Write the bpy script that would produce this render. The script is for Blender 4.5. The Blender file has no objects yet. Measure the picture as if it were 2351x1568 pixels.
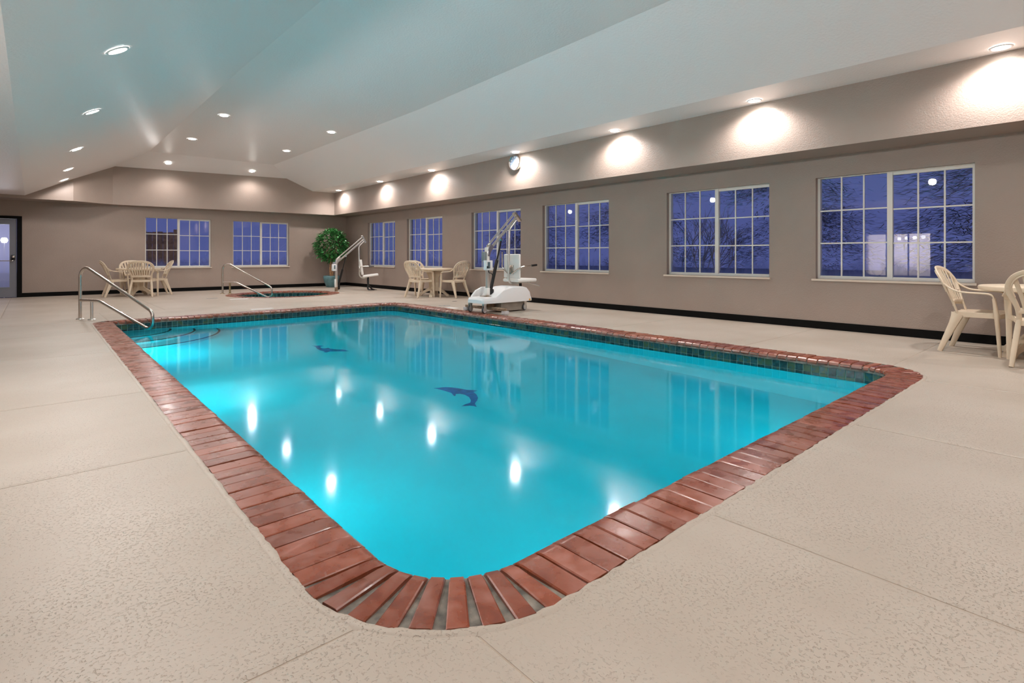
import bpy, bmesh, math, random
from math import sin, cos, pi, radians, sqrt, atan2
from mathutils import Vector, Matrix

random.seed(7)
S = bpy.context.scene
COL = S.collection

# ------------------------------------------------------------------ camera
YAW = math.atan((1175.5 - 75.0) / 1245.0)
cam_data = bpy.data.cameras.new('camera')
cam = bpy.data.objects.new('camera', cam_data)
COL.objects.link(cam)
cam.location = (0, 0, 1.02)
cam.rotation_euler = (pi / 2, 0, -YAW)
cam_data.sensor_fit = 'HORIZONTAL'
cam_data.sensor_width = 36.0
cam_data.lens = 1245.0 / 2351.0 * 36.0
cam_data.shift_y = -195.0 / 2351.0
cam_data.clip_start = 0.02
cam_data.clip_end = 400
S.camera = cam

# ------------------------------------------------------------------ world / exposure
world = bpy.data.worlds.new('dusk_sky')
S.world = world
world.use_nodes = True
wn = world.node_tree
wn.nodes.clear()
w_out = wn.nodes.new('ShaderNodeOutputWorld')
w_bg = wn.nodes.new('ShaderNodeBackground')
w_tc = wn.nodes.new('ShaderNodeTexCoord')
w_sep = wn.nodes.new('ShaderNodeSeparateXYZ')
w_ramp = wn.nodes.new('ShaderNodeValToRGB')
w_ramp.color_ramp.elements[0].position = 0.0
w_ramp.color_ramp.elements[0].color = (0.115, 0.140, 0.40, 1)
w_ramp.color_ramp.elements[1].position = 0.6
w_ramp.color_ramp.elements[1].color = (0.055, 0.085, 0.30, 1)
wn.links.new(w_tc.outputs['Generated'], w_sep.inputs[0])
wn.links.new(w_sep.outputs['Z'], w_ramp.inputs[0])
wn.links.new(w_ramp.outputs[0], w_bg.inputs[0])
w_bg.inputs[1].default_value = 0.8
wn.links.new(w_bg.outputs[0], w_out.inputs[0])

vs = S.view_settings
vs.view_transform = 'Standard'
vs.look = 'None'
vs.gamma = 1.0
vs.use_curve_mapping = False
vs.exposure = 0.0

SPOT_W = 150.0          # each recessed downlight
POOL_W = 11.3          # each added underwater lamp
LENS_E = 50.0           # glow of the downlight lenses

# ------------------------------------------------------------------ materials
def new_mat(name):
    m = bpy.data.materials.new(name)
    m.use_nodes = True
    nt = m.node_tree
    b = nt.nodes['Principled BSDF']
    return m, nt, b

def N(nt, typ, **kw):
    n = nt.nodes.new(typ)
    for k, v in kw.items():
        setattr(n, k, v)
    return n

def mat(name, col, rough=0.5, metal=0.0, vary=0.0, vscale=6.0, bump=0.0, bscale=40.0,
        bdist=0.004, spec=0.5, objvar=0.0, coat=0.0, coords='Object', bdetail=3.0, emit=None):
    m, nt, b = new_mat(name)
    b.inputs['Base Color'].default_value = (*col, 1)
    b.inputs['Roughness'].default_value = rough
    b.inputs['Metallic'].default_value = metal
    b.inputs['Specular IOR Level'].default_value = spec
    if coat:
        b.inputs['Coat Weight'].default_value = coat
        b.inputs['Coat Roughness'].default_value = 0.15
    tc = N(nt, 'ShaderNodeTexCoord')
    if vary > 0 or objvar > 0:
        ns = N(nt, 'ShaderNodeTexNoise')
        ns.inputs['Scale'].default_value = vscale
        ns.inputs['Detail'].default_value = 4
        nt.links.new(tc.outputs[coords], ns.inputs['Vector'])
        mr = N(nt, 'ShaderNodeMapRange')
        mr.inputs['From Min'].default_value = 0.3
        mr.inputs['From Max'].default_value = 0.7
        mr.inputs['To Min'].default_value = 1 - vary
        mr.inputs['To Max'].default_value = 1 + vary
        nt.links.new(ns.outputs['Fac'], mr.inputs['Value'])
        last = mr.outputs[0]
        if objvar > 0:
            oi = N(nt, 'ShaderNodeObjectInfo')
            mo = N(nt, 'ShaderNodeMapRange')
            mo.inputs['To Min'].default_value = 1 - objvar
            mo.inputs['To Max'].default_value = 1 + objvar
            nt.links.new(oi.outputs['Random'], mo.inputs['Value'])
            mu = N(nt, 'ShaderNodeMath', operation='MULTIPLY')
            nt.links.new(last, mu.inputs[0])
            nt.links.new(mo.outputs[0], mu.inputs[1])
            last = mu.outputs[0]
        vm = N(nt, 'ShaderNodeVectorMath', operation='SCALE')
        vm.inputs[0].default_value = col
        nt.links.new(last, vm.inputs['Scale'])
        nt.links.new(vm.outputs[0], b.inputs['Base Color'])
    if bump > 0:
        nb = N(nt, 'ShaderNodeTexNoise')
        nb.inputs['Scale'].default_value = bscale
        nb.inputs['Detail'].default_value = bdetail
        nt.links.new(tc.outputs[coords], nb.inputs['Vector'])
        bp = N(nt, 'ShaderNodeBump')
        bp.inputs['Strength'].default_value = bump
        bp.inputs['Distance'].default_value = bdist
        nt.links.new(nb.outputs['Fac'], bp.inputs['Height'])
        nt.links.new(bp.outputs[0], b.inputs['Normal'])
    if emit:
        b.inputs['Emission Color'].default_value = (*emit[0], 1)
        b.inputs['Emission Strength'].default_value = emit[1]
    return m

M = {}
M['wall'] = mat('taupe_stucco', (0.352, 0.280, 0.238), rough=0.42, bump=0.55, bscale=70, bdist=0.006, vary=0.05, vscale=1.3)
M['ceiling'] = mat('white_gloss_ceiling', (0.925, 0.875, 0.862), rough=0.42, bump=0.6, bscale=38, bdist=0.006)
M['base'] = mat('black_baseboard', (0.003, 0.003, 0.003), rough=0.6, spec=0.12)
M['black'] = mat('black_plastic', (0.008, 0.008, 0.008), rough=0.4)
M['blackmetal'] = mat('black_metal', (0.012, 0.012, 0.012), rough=0.35, metal=0.3)
M['frame'] = mat('white_vinyl', (0.80, 0.79, 0.75), rough=0.4)
M['sill'] = mat('cream_sill', (0.70, 0.60, 0.50), rough=0.5)
M['steel'] = mat('brushed_steel', (0.62, 0.58, 0.54), rough=0.22, metal=1.0)
M['alu'] = mat('satin_aluminium', (0.70, 0.68, 0.64), rough=0.32, metal=0.85)
M['brass'] = mat('worn_brass', (0.42, 0.33, 0.20), rough=0.35, metal=0.9)
M['plastic'] = mat('cream_resin', (0.70, 0.585, 0.44), rough=0.42, vary=0.04, vscale=5)
M['white'] = mat('white_plastic', (0.83, 0.83, 0.83), rough=0.4)
M['ivory'] = mat('ivory_vinyl', (0.84, 0.82, 0.78), rough=0.45)
M['grey'] = mat('grey_plastic', (0.22, 0.24, 0.25), rough=0.5)
M['concrete'] = mat('grey_block', (0.30, 0.26, 0.22), rough=0.8, vary=0.12, vscale=9)
M['rust'] = mat('rusty_grey_steel', (0.30, 0.22, 0.15), rough=0.6, metal=0.5, vary=0.4, vscale=18)
M['rubber'] = mat('grey_rubber', (0.06, 0.06, 0.065), rough=0.6)
M['hub'] = mat('pale_wheel_hub', (0.55, 0.55, 0.56), rough=0.5)
M['amber'] = mat('amber_plastic', (0.75, 0.38, 0.03), rough=0.4)
M['grout'] = mat('grey_grout', (0.165, 0.145, 0.118), rough=0.6, vary=0.6, vscale=18, bump=0.5, bscale=60)
M['tilegrout'] = mat('pale_teal_grout', (0.20, 0.42, 0.40), rough=0.6)
M['joint'] = mat('deck_joint', (0.40, 0.33, 0.26), rough=0.9, vary=0.15)
M['pot'] = mat('teal_glazed_ceramic', (0.10, 0.215, 0.235), rough=0.25, vary=0.25, vscale=8)
M['soil'] = mat('potting_soil', (0.035, 0.022, 0.014), rough=0.95, vary=0.3, vscale=40, bump=0.8)
M['trunk'] = mat('tan_bark', (0.42, 0.24, 0.12), rough=0.8, vary=0.3, vscale=30)
M['bark'] = mat('dark_bark', (0.05, 0.045, 0.05), rough=0.9, vary=0.3, vscale=12)
M['twig'] = mat('pale_twig', (0.30, 0.28, 0.30), rough=0.9)
M['fence'] = mat('fence_wood', (0.34, 0.17, 0.07), rough=0.8, vary=0.35, vscale=9, objvar=0.25)
M['ground'] = mat('dark_ground', (0.10, 0.10, 0.11), rough=1.0, vary=0.3, vscale=0.7)
M['doorgrey'] = mat('grey_door_paint', (0.20, 0.21, 0.25), rough=0.4)
M['lens'] = mat('downlight_lens', (1, 1, 1), rough=0.5, emit=((1.0, 0.95, 0.88), LENS_E))
M['plens'] = mat('added_pool_lens', (1, 1, 1), rough=0.5, emit=((0.9, 1.0, 1.0), 3.0))
M['lamp'] = mat('lamp_glow', (1, 1, 1), rough=0.5, emit=((1.0, 0.92, 0.9), 22.0))
M['lobbylamp'] = mat('lobby_lamp_glow', (1, 1, 1), rough=0.5, emit=((1.0, 0.95, 0.92), 14.0))
M['plaster'] = mat('pool_plaster', (0.35, 0.86, 0.90), rough=0.6, vary=0.03, vscale=2)
M['stepplaster'] = mat('step_plaster', (0.70, 0.84, 0.86), rough=0.6)
M['mosaic'] = mat('blue_mosaic', (0.006, 0.17, 0.42), rough=0.5, vary=0.45, vscale=14)
M['marker'] = mat('white_marker_tile', (0.86, 0.86, 0.84), rough=0.3)
M['clockface'] = mat('pale_blue_clock_face', (0.22, 0.29, 0.40), rough=0.35)
M['sign'] = mat('dark_green_sign', (0.012, 0.045, 0.06), rough=0.3)
M['signline'] = mat('sign_lettering', (0.35, 0.42, 0.42), rough=0.5)
M['lcd'] = mat('grey_display', (0.12, 0.17, 0.19), rough=0.25)

# deck concrete with knocked-down pits
def deck_mat():
    m, nt, b = new_mat('beige_textured_deck')
    tc = N(nt, 'ShaderNodeTexCoord')
    big = N(nt, 'ShaderNodeTexNoise'); big.inputs['Scale'].default_value = 1.1; big.inputs['Detail'].default_value = 5
    mp = N(nt, 'ShaderNodeMapping'); mp.inputs['Scale'].default_value = (1.0, 1.0, 1.0)
    pit = N(nt, 'ShaderNodeTexNoise'); pit.inputs['Scale'].default_value = 105; pit.inputs['Detail'].default_value = 2.0
    pit.inputs['Distortion'].default_value = 0.6
    area = N(nt, 'ShaderNodeTexNoise'); area.inputs['Scale'].default_value = 2.3; area.inputs['Detail'].default_value = 3
    for n in (big, pit, area):
        nt.links.new(tc.outputs['Object'], n.inputs['Vector'])
    # pit depth: low values of the noise are pits
    pr = N(nt, 'ShaderNodeMapRange'); pr.interpolation_type = 'SMOOTHSTEP'
    pr.inputs['From Min'].default_value = 0.30; pr.inputs['From Max'].default_value = 0.44
    nt.links.new(pit.outputs['Fac'], pr.inputs['Value'])
    ar = N(nt, 'ShaderNodeMapRange')
    ar.inputs['From Min'].default_value = 0.35; ar.inputs['From Max'].default_value = 0.65
    ar.inputs['To Min'].default_value = 0.25; ar.inputs['To Max'].default_value = 1.0
    nt.links.new(area.outputs['Fac'], ar.inputs['Value'])
    inv = N(nt, 'ShaderNodeMath', operation='SUBTRACT'); inv.inputs[0].default_value = 1.0
    nt.links.new(pr.outputs[0], inv.inputs[1])
    dep = N(nt, 'ShaderNodeMath', operation='MULTIPLY')
    nt.links.new(inv.outputs[0], dep.inputs[0]); nt.links.new(ar.outputs[0], dep.inputs[1])
    ramp = N(nt, 'ShaderNodeValToRGB')
    ramp.color_ramp.elements[0].position = 0.30; ramp.color_ramp.elements[0].color = (0.415, 0.352, 0.285, 1)
    ramp.color_ramp.elements[1].position = 0.70; ramp.color_ramp.elements[1].color = (0.495, 0.432, 0.365, 1)
    nt.links.new(big.outputs['Fac'], ramp.inputs[0])
    mix = N(nt, 'ShaderNodeMix', data_type='RGBA')
    mix.inputs['B'].default_value = (0.33, 0.25, 0.17, 1)
    nt.links.new(ramp.outputs[0], mix.inputs['A'])
    fac = N(nt, 'ShaderNodeMath', operation='MULTIPLY'); fac.inputs[1].default_value = 0.14
    nt.links.new(dep.outputs[0], fac.inputs[0]); nt.links.new(fac.outputs[0], mix.inputs['Factor'])
    nt.links.new(mix.outputs['Result'], b.inputs['Base Color'])
    b.inputs['Roughness'].default_value = 0.5
    bp = N(nt, 'ShaderNodeBump'); bp.inputs['Strength'].default_value = 0.7; bp.inputs['Distance'].default_value = 0.004
    bp.invert = True
    nt.links.new(dep.outputs[0], bp.inputs['Height'])
    nt.links.new(bp.outputs[0], b.inputs['Normal'])
    return m
M['deck'] = deck_mat()

def brick_mat():
    m, nt, b = new_mat('glazed_red_brick')
    tc = N(nt, 'ShaderNodeTexCoord'); geo = N(nt, 'ShaderNodeNewGeometry')
    oi = N(nt, 'ShaderNodeObjectInfo')
    ns = N(nt, 'ShaderNodeTexNoise'); ns.inputs['Scale'].default_value = 11; ns.inputs['Detail'].default_value = 5
    ns.inputs['Distortion'].default_value = 0.3
    nt.links.new(geo.outputs['Position'], ns.inputs['Vector'])
    ramp = N(nt, 'ShaderNodeValToRGB')
    e = ramp.color_ramp.elements
    e[0].position = 0.30; e[0].color = (0.170, 0.031, 0.007, 1)
    e[1].position = 0.72; e[1].color = (0.310, 0.115, 0.080, 1)
    e2 = ramp.color_ramp.elements.new(0.50); e2.color = (0.235, 0.050, 0.014, 1)
    nt.links.new(ns.outputs['Fac'], ramp.inputs[0])
    mo = N(nt, 'ShaderNodeMapRange'); mo.inputs['To Min'].default_value = 0.78; mo.inputs['To Max'].default_value = 1.25
    nt.links.new(oi.outputs['Random'], mo.inputs['Value'])
    vm = N(nt, 'ShaderNodeVectorMath', operation='SCALE')
    nt.links.new(ramp.outputs[0], vm.inputs[0]); nt.links.new(mo.outputs[0], vm.inputs['Scale'])
    nt.links.new(vm.outputs[0], b.inputs['Base Color'])
    rr = N(nt, 'ShaderNodeMapRange'); rr.inputs['From Min'].default_value = 0.3; rr.inputs['From Max'].default_value = 0.7
    rr.inputs['To Min'].default_value = 0.18; rr.inputs['To Max'].default_value = 0.42
    b.inputs['Coat Weight'].default_value = 0.4; b.inputs['Coat Roughness'].default_value = 0.28; b.inputs['Coat IOR'].default_value = 1.6
    nt.links.new(ns.outputs['Fac'], rr.inputs['Value']); nt.links.new(rr.outputs[0], b.inputs['Roughness'])
    nb = N(nt, 'ShaderNodeTexNoise'); nb.inputs['Scale'].default_value = 30; nb.inputs['Detail'].default_value = 3
    nt.links.new(geo.outputs['Position'], nb.inputs['Vector'])
    bp = N(nt, 'ShaderNodeBump'); bp.inputs['Strength'].default_value = 0.25; bp.inputs['Distance'].default_value = 0.004
    nt.links.new(nb.outputs['Fac'], bp.inputs['Height']); nt.links.new(bp.outputs[0], b.inputs['Normal'])
    return m
M['brick'] = brick_mat()

def tile_mat():
    m, nt, b = new_mat('dark_green_glazed_tile')
    geo = N(nt, 'ShaderNodeNewGeometry'); oi = N(nt, 'ShaderNodeObjectInfo')
    ns = N(nt, 'ShaderNodeTexNoise'); ns.inputs['Scale'].default_value = 28; ns.inputs['Detail'].default_value = 3
    nt.links.new(geo.outputs['Position'], ns.inputs['Vector'])
    ad = N(nt, 'ShaderNodeMath', operation='MULTIPLY_ADD'); ad.inputs[1].default_value = 0.55; 
    nt.links.new(oi.outputs['Random'], ad.inputs[0]); nt.links.new(ns.outputs['Fac'], ad.inputs[2])
    ramp = N(nt, 'ShaderNodeValToRGB')
    e = ramp.color_ramp.elements
    e[0].position = 0.40; e[0].color = (0.004, 0.022, 0.021, 1)
    e[1].position = 1.0; e[1].color = (0.045, 0.095, 0.045, 1)
    q = ramp.color_ramp.elements.new(0.66); q.color = (0.010, 0.052, 0.058, 1)
    q = ramp.color_ramp.elements.new(0.84); q.color = (0.02, 0.09, 0.105, 1)
    nt.links.new(ad.outputs[0], ramp.inputs[0])
    nt.links.new(ramp.outputs[0], b.inputs['Base Color'])
    b.inputs['Roughness'].default_value = 0.12
    return m
M['tile'] = tile_mat()

def water_mat(name, tint):
    m = bpy.data.materials.new(name); m.use_nodes = True
    nt = m.node_tree; nt.nodes.clear()
    out = N(nt, 'ShaderNodeOutputMaterial'); mx = N(nt, 'ShaderNodeMixShader'); fr = N(nt, 'ShaderNodeFresnel')
    rf = N(nt, 'ShaderNodeBsdfRefraction'); gl = N(nt, 'ShaderNodeBsdfGlossy')
    fr.inputs['IOR'].default_value = 1.33; rf.inputs['IOR'].default_value = 1.33
    rf.inputs['Color'].default_value = (*tint, 1); rf.inputs['Roughness'].default_value = 0.0
    gl.inputs['Roughness'].default_value = 0.075; gl.inputs['Color'].default_value = (0.9, 0.97, 1, 1)
    geo = N(nt, 'ShaderNodeNewGeometry')
    ns = N(nt, 'ShaderNodeTexNoise'); ns.inputs['Scale'].default_value = 2.2; ns.inputs['Detail'].default_value = 1
    nt.links.new(geo.outputs['Position'], ns.inputs['Vector'])
    bp = N(nt, 'ShaderNodeBump'); bp.inputs['Strength'].default_value = 0.05; bp.inputs['Distance'].default_value = 0.02
    nt.links.new(ns.outputs['Fac'], bp.inputs['Height'])
    for s in (gl, fr):
        nt.links.new(bp.outputs[0], s.inputs['Normal'])
    nt.links.new(fr.outputs[0], mx.inputs[0]); nt.links.new(rf.outputs[0], mx.inputs[1]); nt.links.new(gl.outputs[0], mx.inputs[2])
    nt.links.new(mx.outputs[0], out.inputs['Surface'])
    return m
M['water'] = water_mat('pool_water', (0.0, 0.80, 0.93))
M['spawater'] = water_mat('spa_water', (0.45, 0.85, 0.88))

def glass_mat(name, fog=True, haze=0.0):
    m = bpy.data.materials.new(name); m.use_nodes = True
    nt = m.node_tree; nt.nodes.clear()
    out = N(nt, 'ShaderNodeOutputMaterial'); mx = N(nt, 'ShaderNodeMixShader')
    g0 = N(nt, 'ShaderNodeNewGeometry'); dt = N(nt, 'ShaderNodeVectorMath', operation='DOT_PRODUCT')
    nt.links.new(g0.outputs['Normal'], dt.inputs[0]); nt.links.new(g0.outputs['Incoming'], dt.inputs[1])
    ab = N(nt, 'ShaderNodeMath', operation='ABSOLUTE'); nt.links.new(dt.outputs['Value'], ab.inputs[0])
    om = N(nt, 'ShaderNodeMath', operation='SUBTRACT'); om.inputs[0].default_value = 1.0; nt.links.new(ab.outputs[0], om.inputs[1])
    pw = N(nt, 'ShaderNodeMath', operation='POWER'); pw.inputs[1].default_value = 5.0; nt.links.new(om.outputs[0], pw.inputs[0])
    fr = N(nt, 'ShaderNodeMath', operation='MULTIPLY_ADD'); fr.inputs[1].default_value = 0.96; fr.inputs[2].default_value = 0.04
    nt.links.new(pw.outputs[0], fr.inputs[0])
    tr = N(nt, 'ShaderNodeBsdfTransparent'); gl = N(nt, 'ShaderNodeBsdfGlossy')
    tr.inputs['Color'].default_value = (0.93, 0.95, 0.97, 1)
    gl.inputs['Roughness'].default_value = 0.01
    nt.links.new(fr.outputs[0], mx.inputs[0]); nt.links.new(tr.outputs[0], mx.inputs[1]); nt.links.new(gl.outputs[0], mx.inputs[2])
    last = mx.outputs[0]
    if fog:
        # condensation clinging to the lower part of the panes, plus faint run marks
        geo = N(nt, 'ShaderNodeNewGeometry'); sp = N(nt, 'ShaderNodeSeparateXYZ')
        nt.links.new(geo.outputs['Position'], sp.inputs[0])
        ns = N(nt, 'ShaderNodeTexNoise'); ns.inputs['Scale'].default_value = 5.0; ns.inputs['Detail'].default_value = 6
        mp = N(nt, 'ShaderNodeMapping'); mp.inputs['Scale'].default_value = (1.6, 1.6, 0.5)
        nt.links.new(geo.outputs['Position'], mp.inputs['Vector']); nt.links.new(mp.outputs[0], ns.inputs['Vector'])
        ad = N(nt, 'ShaderNodeMath', operation='MULTIPLY_ADD'); ad.inputs[1].default_value = -0.45
        nt.links.new(ns.outputs['Fac'], ad.inputs[0]); nt.links.new(sp.outputs['Z'], ad.inputs[2])
        mr = N(nt, 'ShaderNodeMapRange'); mr.interpolation_type = 'SMOOTHSTEP'
        mr.inputs['From Min'].default_value = 0.50; mr.inputs['From Max'].default_value = 0.78
        mr.inputs['To Min'].default_value = 0.42; mr.inputs['To Max'].default_value = 0.035
        nt.links.new(ad.outputs[0], mr.inputs['Value'])
        df = N(nt, 'ShaderNodeBsdfTranslucent'); df.inputs['Color'].default_value = (0.75, 0.8, 0.95, 1)
        m2 = N(nt, 'ShaderNodeMixShader')
        nt.links.new(mr.outputs[0], m2.inputs[0]); nt.links.new(last, m2.inputs[1]); nt.links.new(df.outputs[0], m2.inputs[2])
        last = m2.outputs[0]
    if haze:
        df = N(nt, 'ShaderNodeBsdfTranslucent'); df.inputs['Color'].default_value = (0.8, 0.8, 0.95, 1)
        m2 = N(nt, 'ShaderNodeMixShader'); m2.inputs[0].default_value = haze
        nt.links.new(last, m2.inputs[1]); nt.links.new(df.outputs[0], m2.inputs[2]); last = m2.outputs[0]
    nt.links.new(last, out.inputs['Surface'])
    return m
M['glowglass'] = glass_mat('glow_haze_glass', False, 0.4)  # pale haze mixed into the exit door pane so it glows
M['glass'] = glass_mat('window_glass')
M['doorglass'] = glass_mat('clear_glass', False)

def leaf_mat(name, c0, c1, rough=0.4):
    m, nt, b = new_mat(name)
    geo = N(nt, 'ShaderNodeNewGeometry')
    ramp = N(nt, 'ShaderNodeValToRGB')
    ramp.color_ramp.elements[0].color = (*c0, 1); ramp.color_ramp.elements[1].color = (*c1, 1)
    nt.links.new(geo.outputs['Random Per Island'], ramp.inputs[0])
    nt.links.new(ramp.outputs[0], b.inputs['Base Color'])
    b.inputs['Roughness'].default_value = rough
    return m
M['leaf'] = leaf_mat('green_leaf', (0.012, 0.085, 0.018), (0.09, 0.36, 0.10), 0.32)
M['needle'] = leaf_mat('dark_needles', (0.05, 0.06, 0.065), (0.13, 0.16, 0.16), 0.8)

# ------------------------------------------------------------------ mesh helpers
class MB:
    def __init__(s):
        s.v = []; s.f = []
    def add(s, vs, fs):
        o = len(s.v)
        s.v += [tuple(p) for p in vs]
        s.f += [tuple(i + o for i in f) for f in fs]
        return s
    def box(s, x0, x1, y0, y1, z0, z1):
        v = [(x, y, z) for z in (z0, z1) for y in (y0, y1) for x in (x0, x1)]
        return s.add(v, [(0, 2, 3, 1), (4, 5, 7, 6), (0, 1, 5, 4), (2, 6, 7, 3), (0, 4, 6, 2), (1, 3, 7, 5)])
    def rbox(s, x0, x1, y0, y1, z0, z1, r=0.01, seg=2, mtx=None):
        bm = bmesh.new()
        bmesh.ops.create_cube(bm, size=1)
        for v in bm.verts:
            v.co = Vector(((x0 + x1) / 2 + v.co.x * (x1 - x0), (y0 + y1) / 2 + v.co.y * (y1 - y0), (z0 + z1) / 2 + v.co.z * (z1 - z0)))
        bmesh.ops.bevel(bm, geom=bm.edges[:], offset=r, segments=seg, profile=0.5, affect='EDGES')
        if mtx:
            bmesh.ops.transform(bm, matrix=mtx, verts=bm.verts[:])
        bm.verts.index_update()
        s.add([v.co[:] for v in bm.verts], [[v.index for v in f.verts] for f in bm.faces])
        bm.free()
        return s
    def prism(s, poly, z0, z1):
        n = len(poly)
        v = [(x, y, z0) for x, y in poly] + [(x, y, z1) for x, y in poly]
        f = [tuple(reversed(range(n))), tuple(range(n, 2 * n))]
        f += [(i, (i + 1) % n, n + (i + 1) % n, n + i) for i in range(n)]
        return s.add(v, f)
    def tube(s, path, r, seg=10, cap=True):
        path = [Vector(p) for p in path]
        n = len(path)
        rs = r if isinstance(r, (list, tuple)) else [r] * n
        t0 = (path[1] - path[0]).normalized()
        up = Vector((0, 0, 1)) if abs(t0.z) < 0.9 else Vector((1, 0, 0))
        nrm = (up - t0 * up.dot(t0)).normalized()
        vs = []
        for i in range(n):
            if i == 0: t = t0
            elif i == n - 1: t = (path[i] - path[i - 1]).normalized()
            else: t = ((path[i + 1] - path[i]).normalized() + (path[i] - path[i - 1]).normalized()).normalized()
            nrm = (nrm - t * nrm.dot(t)).normalized()
            b = t.cross(nrm)
            for k in range(seg):
                a = 2 * pi * k / seg
                vs.append(path[i] + (nrm * cos(a) + b * sin(a)) * rs[i])
        fs = []
        for i in range(n - 1):
            for k in range(seg):
                a = i * seg + k; b2 = i * seg + (k + 1) % seg
                fs.append((a, b2, b2 + seg, a + seg))
        if cap:
            fs.append(tuple(reversed(range(seg)))); fs.append(tuple(range((n - 1) * seg, n * seg)))
        return s.add(vs, fs)
    def sweep(s, path, side, w, h, ch=0.3):
        """chamfered bar: path points, side direction per point (or one), width along side, height across"""
        path = [Vector(p) for p in path]; n = len(path)
        W = w if isinstance(w, (list, tuple)) else [w] * n
        H = h if isinstance(h, (list, tuple)) else [h] * n
        SD = side if isinstance(side, list) else [side] * n
        vs = []
        for i in range(n):
            a = path[max(0, i - 1)]; b = path[min(n - 1, i + 1)]
            t = (b - a).normalized()
            sd = Vector(SD[i]); sd = (sd - t * sd.dot(t)).normalized()
            u = t.cross(sd).normalized()
            ww, hh = W[i] / 2, H[i] / 2; c = min(ww, hh) * ch
            for (p, q) in ((-ww, -hh + c), (-ww + c, -hh), (ww - c, -hh), (ww, -hh + c), (ww, hh - c), (ww - c, hh), (-ww + c, hh), (-ww, hh - c)):
                vs.append(path[i] + sd * p + u * q)
        fs = []
        for i in range(n - 1):
            for k in range(8):
                a = i * 8 + k; b = i * 8 + (k + 1) % 8
                fs.append((a, b, b + 8, a + 8))
        fs.append(tuple(reversed(range(8)))); fs.append(tuple(range((n - 1) * 8, n * 8)))
        return s.add(vs, fs)
    def lathe(s, prof, seg=24, c=(0, 0, 0), closed=False):
        n = len(prof); vs = []
        for k in range(seg):
            a = 2 * pi * k / seg
            for r, z in prof:
                vs.append((c[0] + r * cos(a), c[1] + r * sin(a), c[2] + z))
        fs = []
        m = n if closed else n - 1
        for k in range(seg):
            for i in range(m):
                a = k * n + i; b = k * n + (i + 1) % n
                a2 = ((k + 1) % seg) * n + i; b2 = ((k + 1) % seg) * n + (i + 1) % n
                fs.append((a, a2, b2, b))
        return s.add(vs, fs)
    def mesh(s, name, smooth=True, angle=35):
        me = bpy.data.meshes.new(name)
        me.from_pydata(s.v, [], s.f)
        bm = bmesh.new(); bm.from_mesh(me)
        bmesh.ops.remove_doubles(bm, verts=bm.verts[:], dist=1e-6)
        bmesh.ops.recalc_face_normals(bm, faces=bm.faces[:])
        bm.to_mesh(me); bm.free()
        if smooth:
            me.shade_smooth(); me.set_sharp_from_angle(angle=radians(angle))
        me.update()
        return me

def tag(o, label=None, cat=None, group=None, kind=None):
    if label: o['label'] = label
    if cat: o['category'] = cat
    if group: o['group'] = group
    if kind: o['kind'] = kind
    return o

def obj(name, mb, m, parent=None, loc=None, rot=None, smooth=True, angle=35, **kw):
    me = mb.mesh(name, smooth, angle) if isinstance(mb, MB) else mb
    o = bpy.data.objects.new(name, me)
    COL.objects.link(o)
    if m is not None and len(me.materials) == 0:
        me.materials.append(m if not isinstance(m, str) else M[m])
    if parent: o.parent = parent
    if loc: o.location = loc
    if rot: o.rotation_euler = rot
    return tag(o, **kw)

def thing(name, loc=(0, 0, 0), rz=0.0, **kw):
    o = bpy.data.objects.new(name, None)
    COL.objects.link(o)
    o.empty_display_size = 0.1
    o.location = loc; o.rotation_euler = (0, 0, rz)
    return tag(o, **kw)

def copy_tree(o, parent=None):
    c = o.copy(); COL.objects.link(c)
    if parent: c.parent = parent
    for ch in list(o.children):
        copy_tree(ch, c)
    return c

def smooth_path(pts, n=6):
    P = [Vector(p) for p in pts]; out = []
    for i in range(len(P) - 1):
        p0 = P[max(0, i - 1)]; p1 = P[i]; p2 = P[i + 1]; p3 = P[min(len(P) - 1, i + 2)]
        for k in range(n):
            t = k / n
            out.append(0.5 * ((2 * p1) + (p2 - p0) * t + (2 * p0 - 5 * p1 + 4 * p2 - p3) * t * t + (3 * p1 - p0 - 3 * p2 + p3) * t ** 3))
    out.append(P[-1])
    return out

def fillet_path(pts, r, n=6):
    """polyline with rounded corners; r per inner corner"""
    P = [Vector(p) for p in pts]; out = [P[0]]
    for i in range(1, len(P) - 1):
        rr = r[i - 1] if isinstance(r, (list, tuple)) else r
        a = (P[i - 1] - P[i]).normalized(); b = (P[i + 1] - P[i]).normalized()
        half = a.angle(b) / 2
        d = rr / math.tan(half)
        c = P[i] + (a + b).normalized() * (rr / sin(half))
        s0 = P[i] + a * d - c; s1 = P[i] + b * d - c
        tot = s0.angle(s1); ax = s0.cross(s1).normalized()
        for k in range(n + 1):
            out.append(c + Matrix.Rotation(tot * k / n, 3, ax) @ s0)
    out.append(P[-1])
    return out

# ------------------------------------------------------------------ dimensions
XW, YW = 8.35, 18.35          # right wall, back wall
XL, YF = -2.6, -2.6           # left wall, wall behind the camera
SOF_Z = 2.43
ZSTRIP, ZLEFT, ZTOP = 3.18, 2.50, 3.80

# ------------------------------------------------------------------ pool outline
PC = [(0.885, 1.365), (5.78, 1.385), (5.86, 10.62), (0.94, 10.44)]
PR = [0.31, 0.24, 0.32, 0.07]
COPE = 0.27

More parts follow.
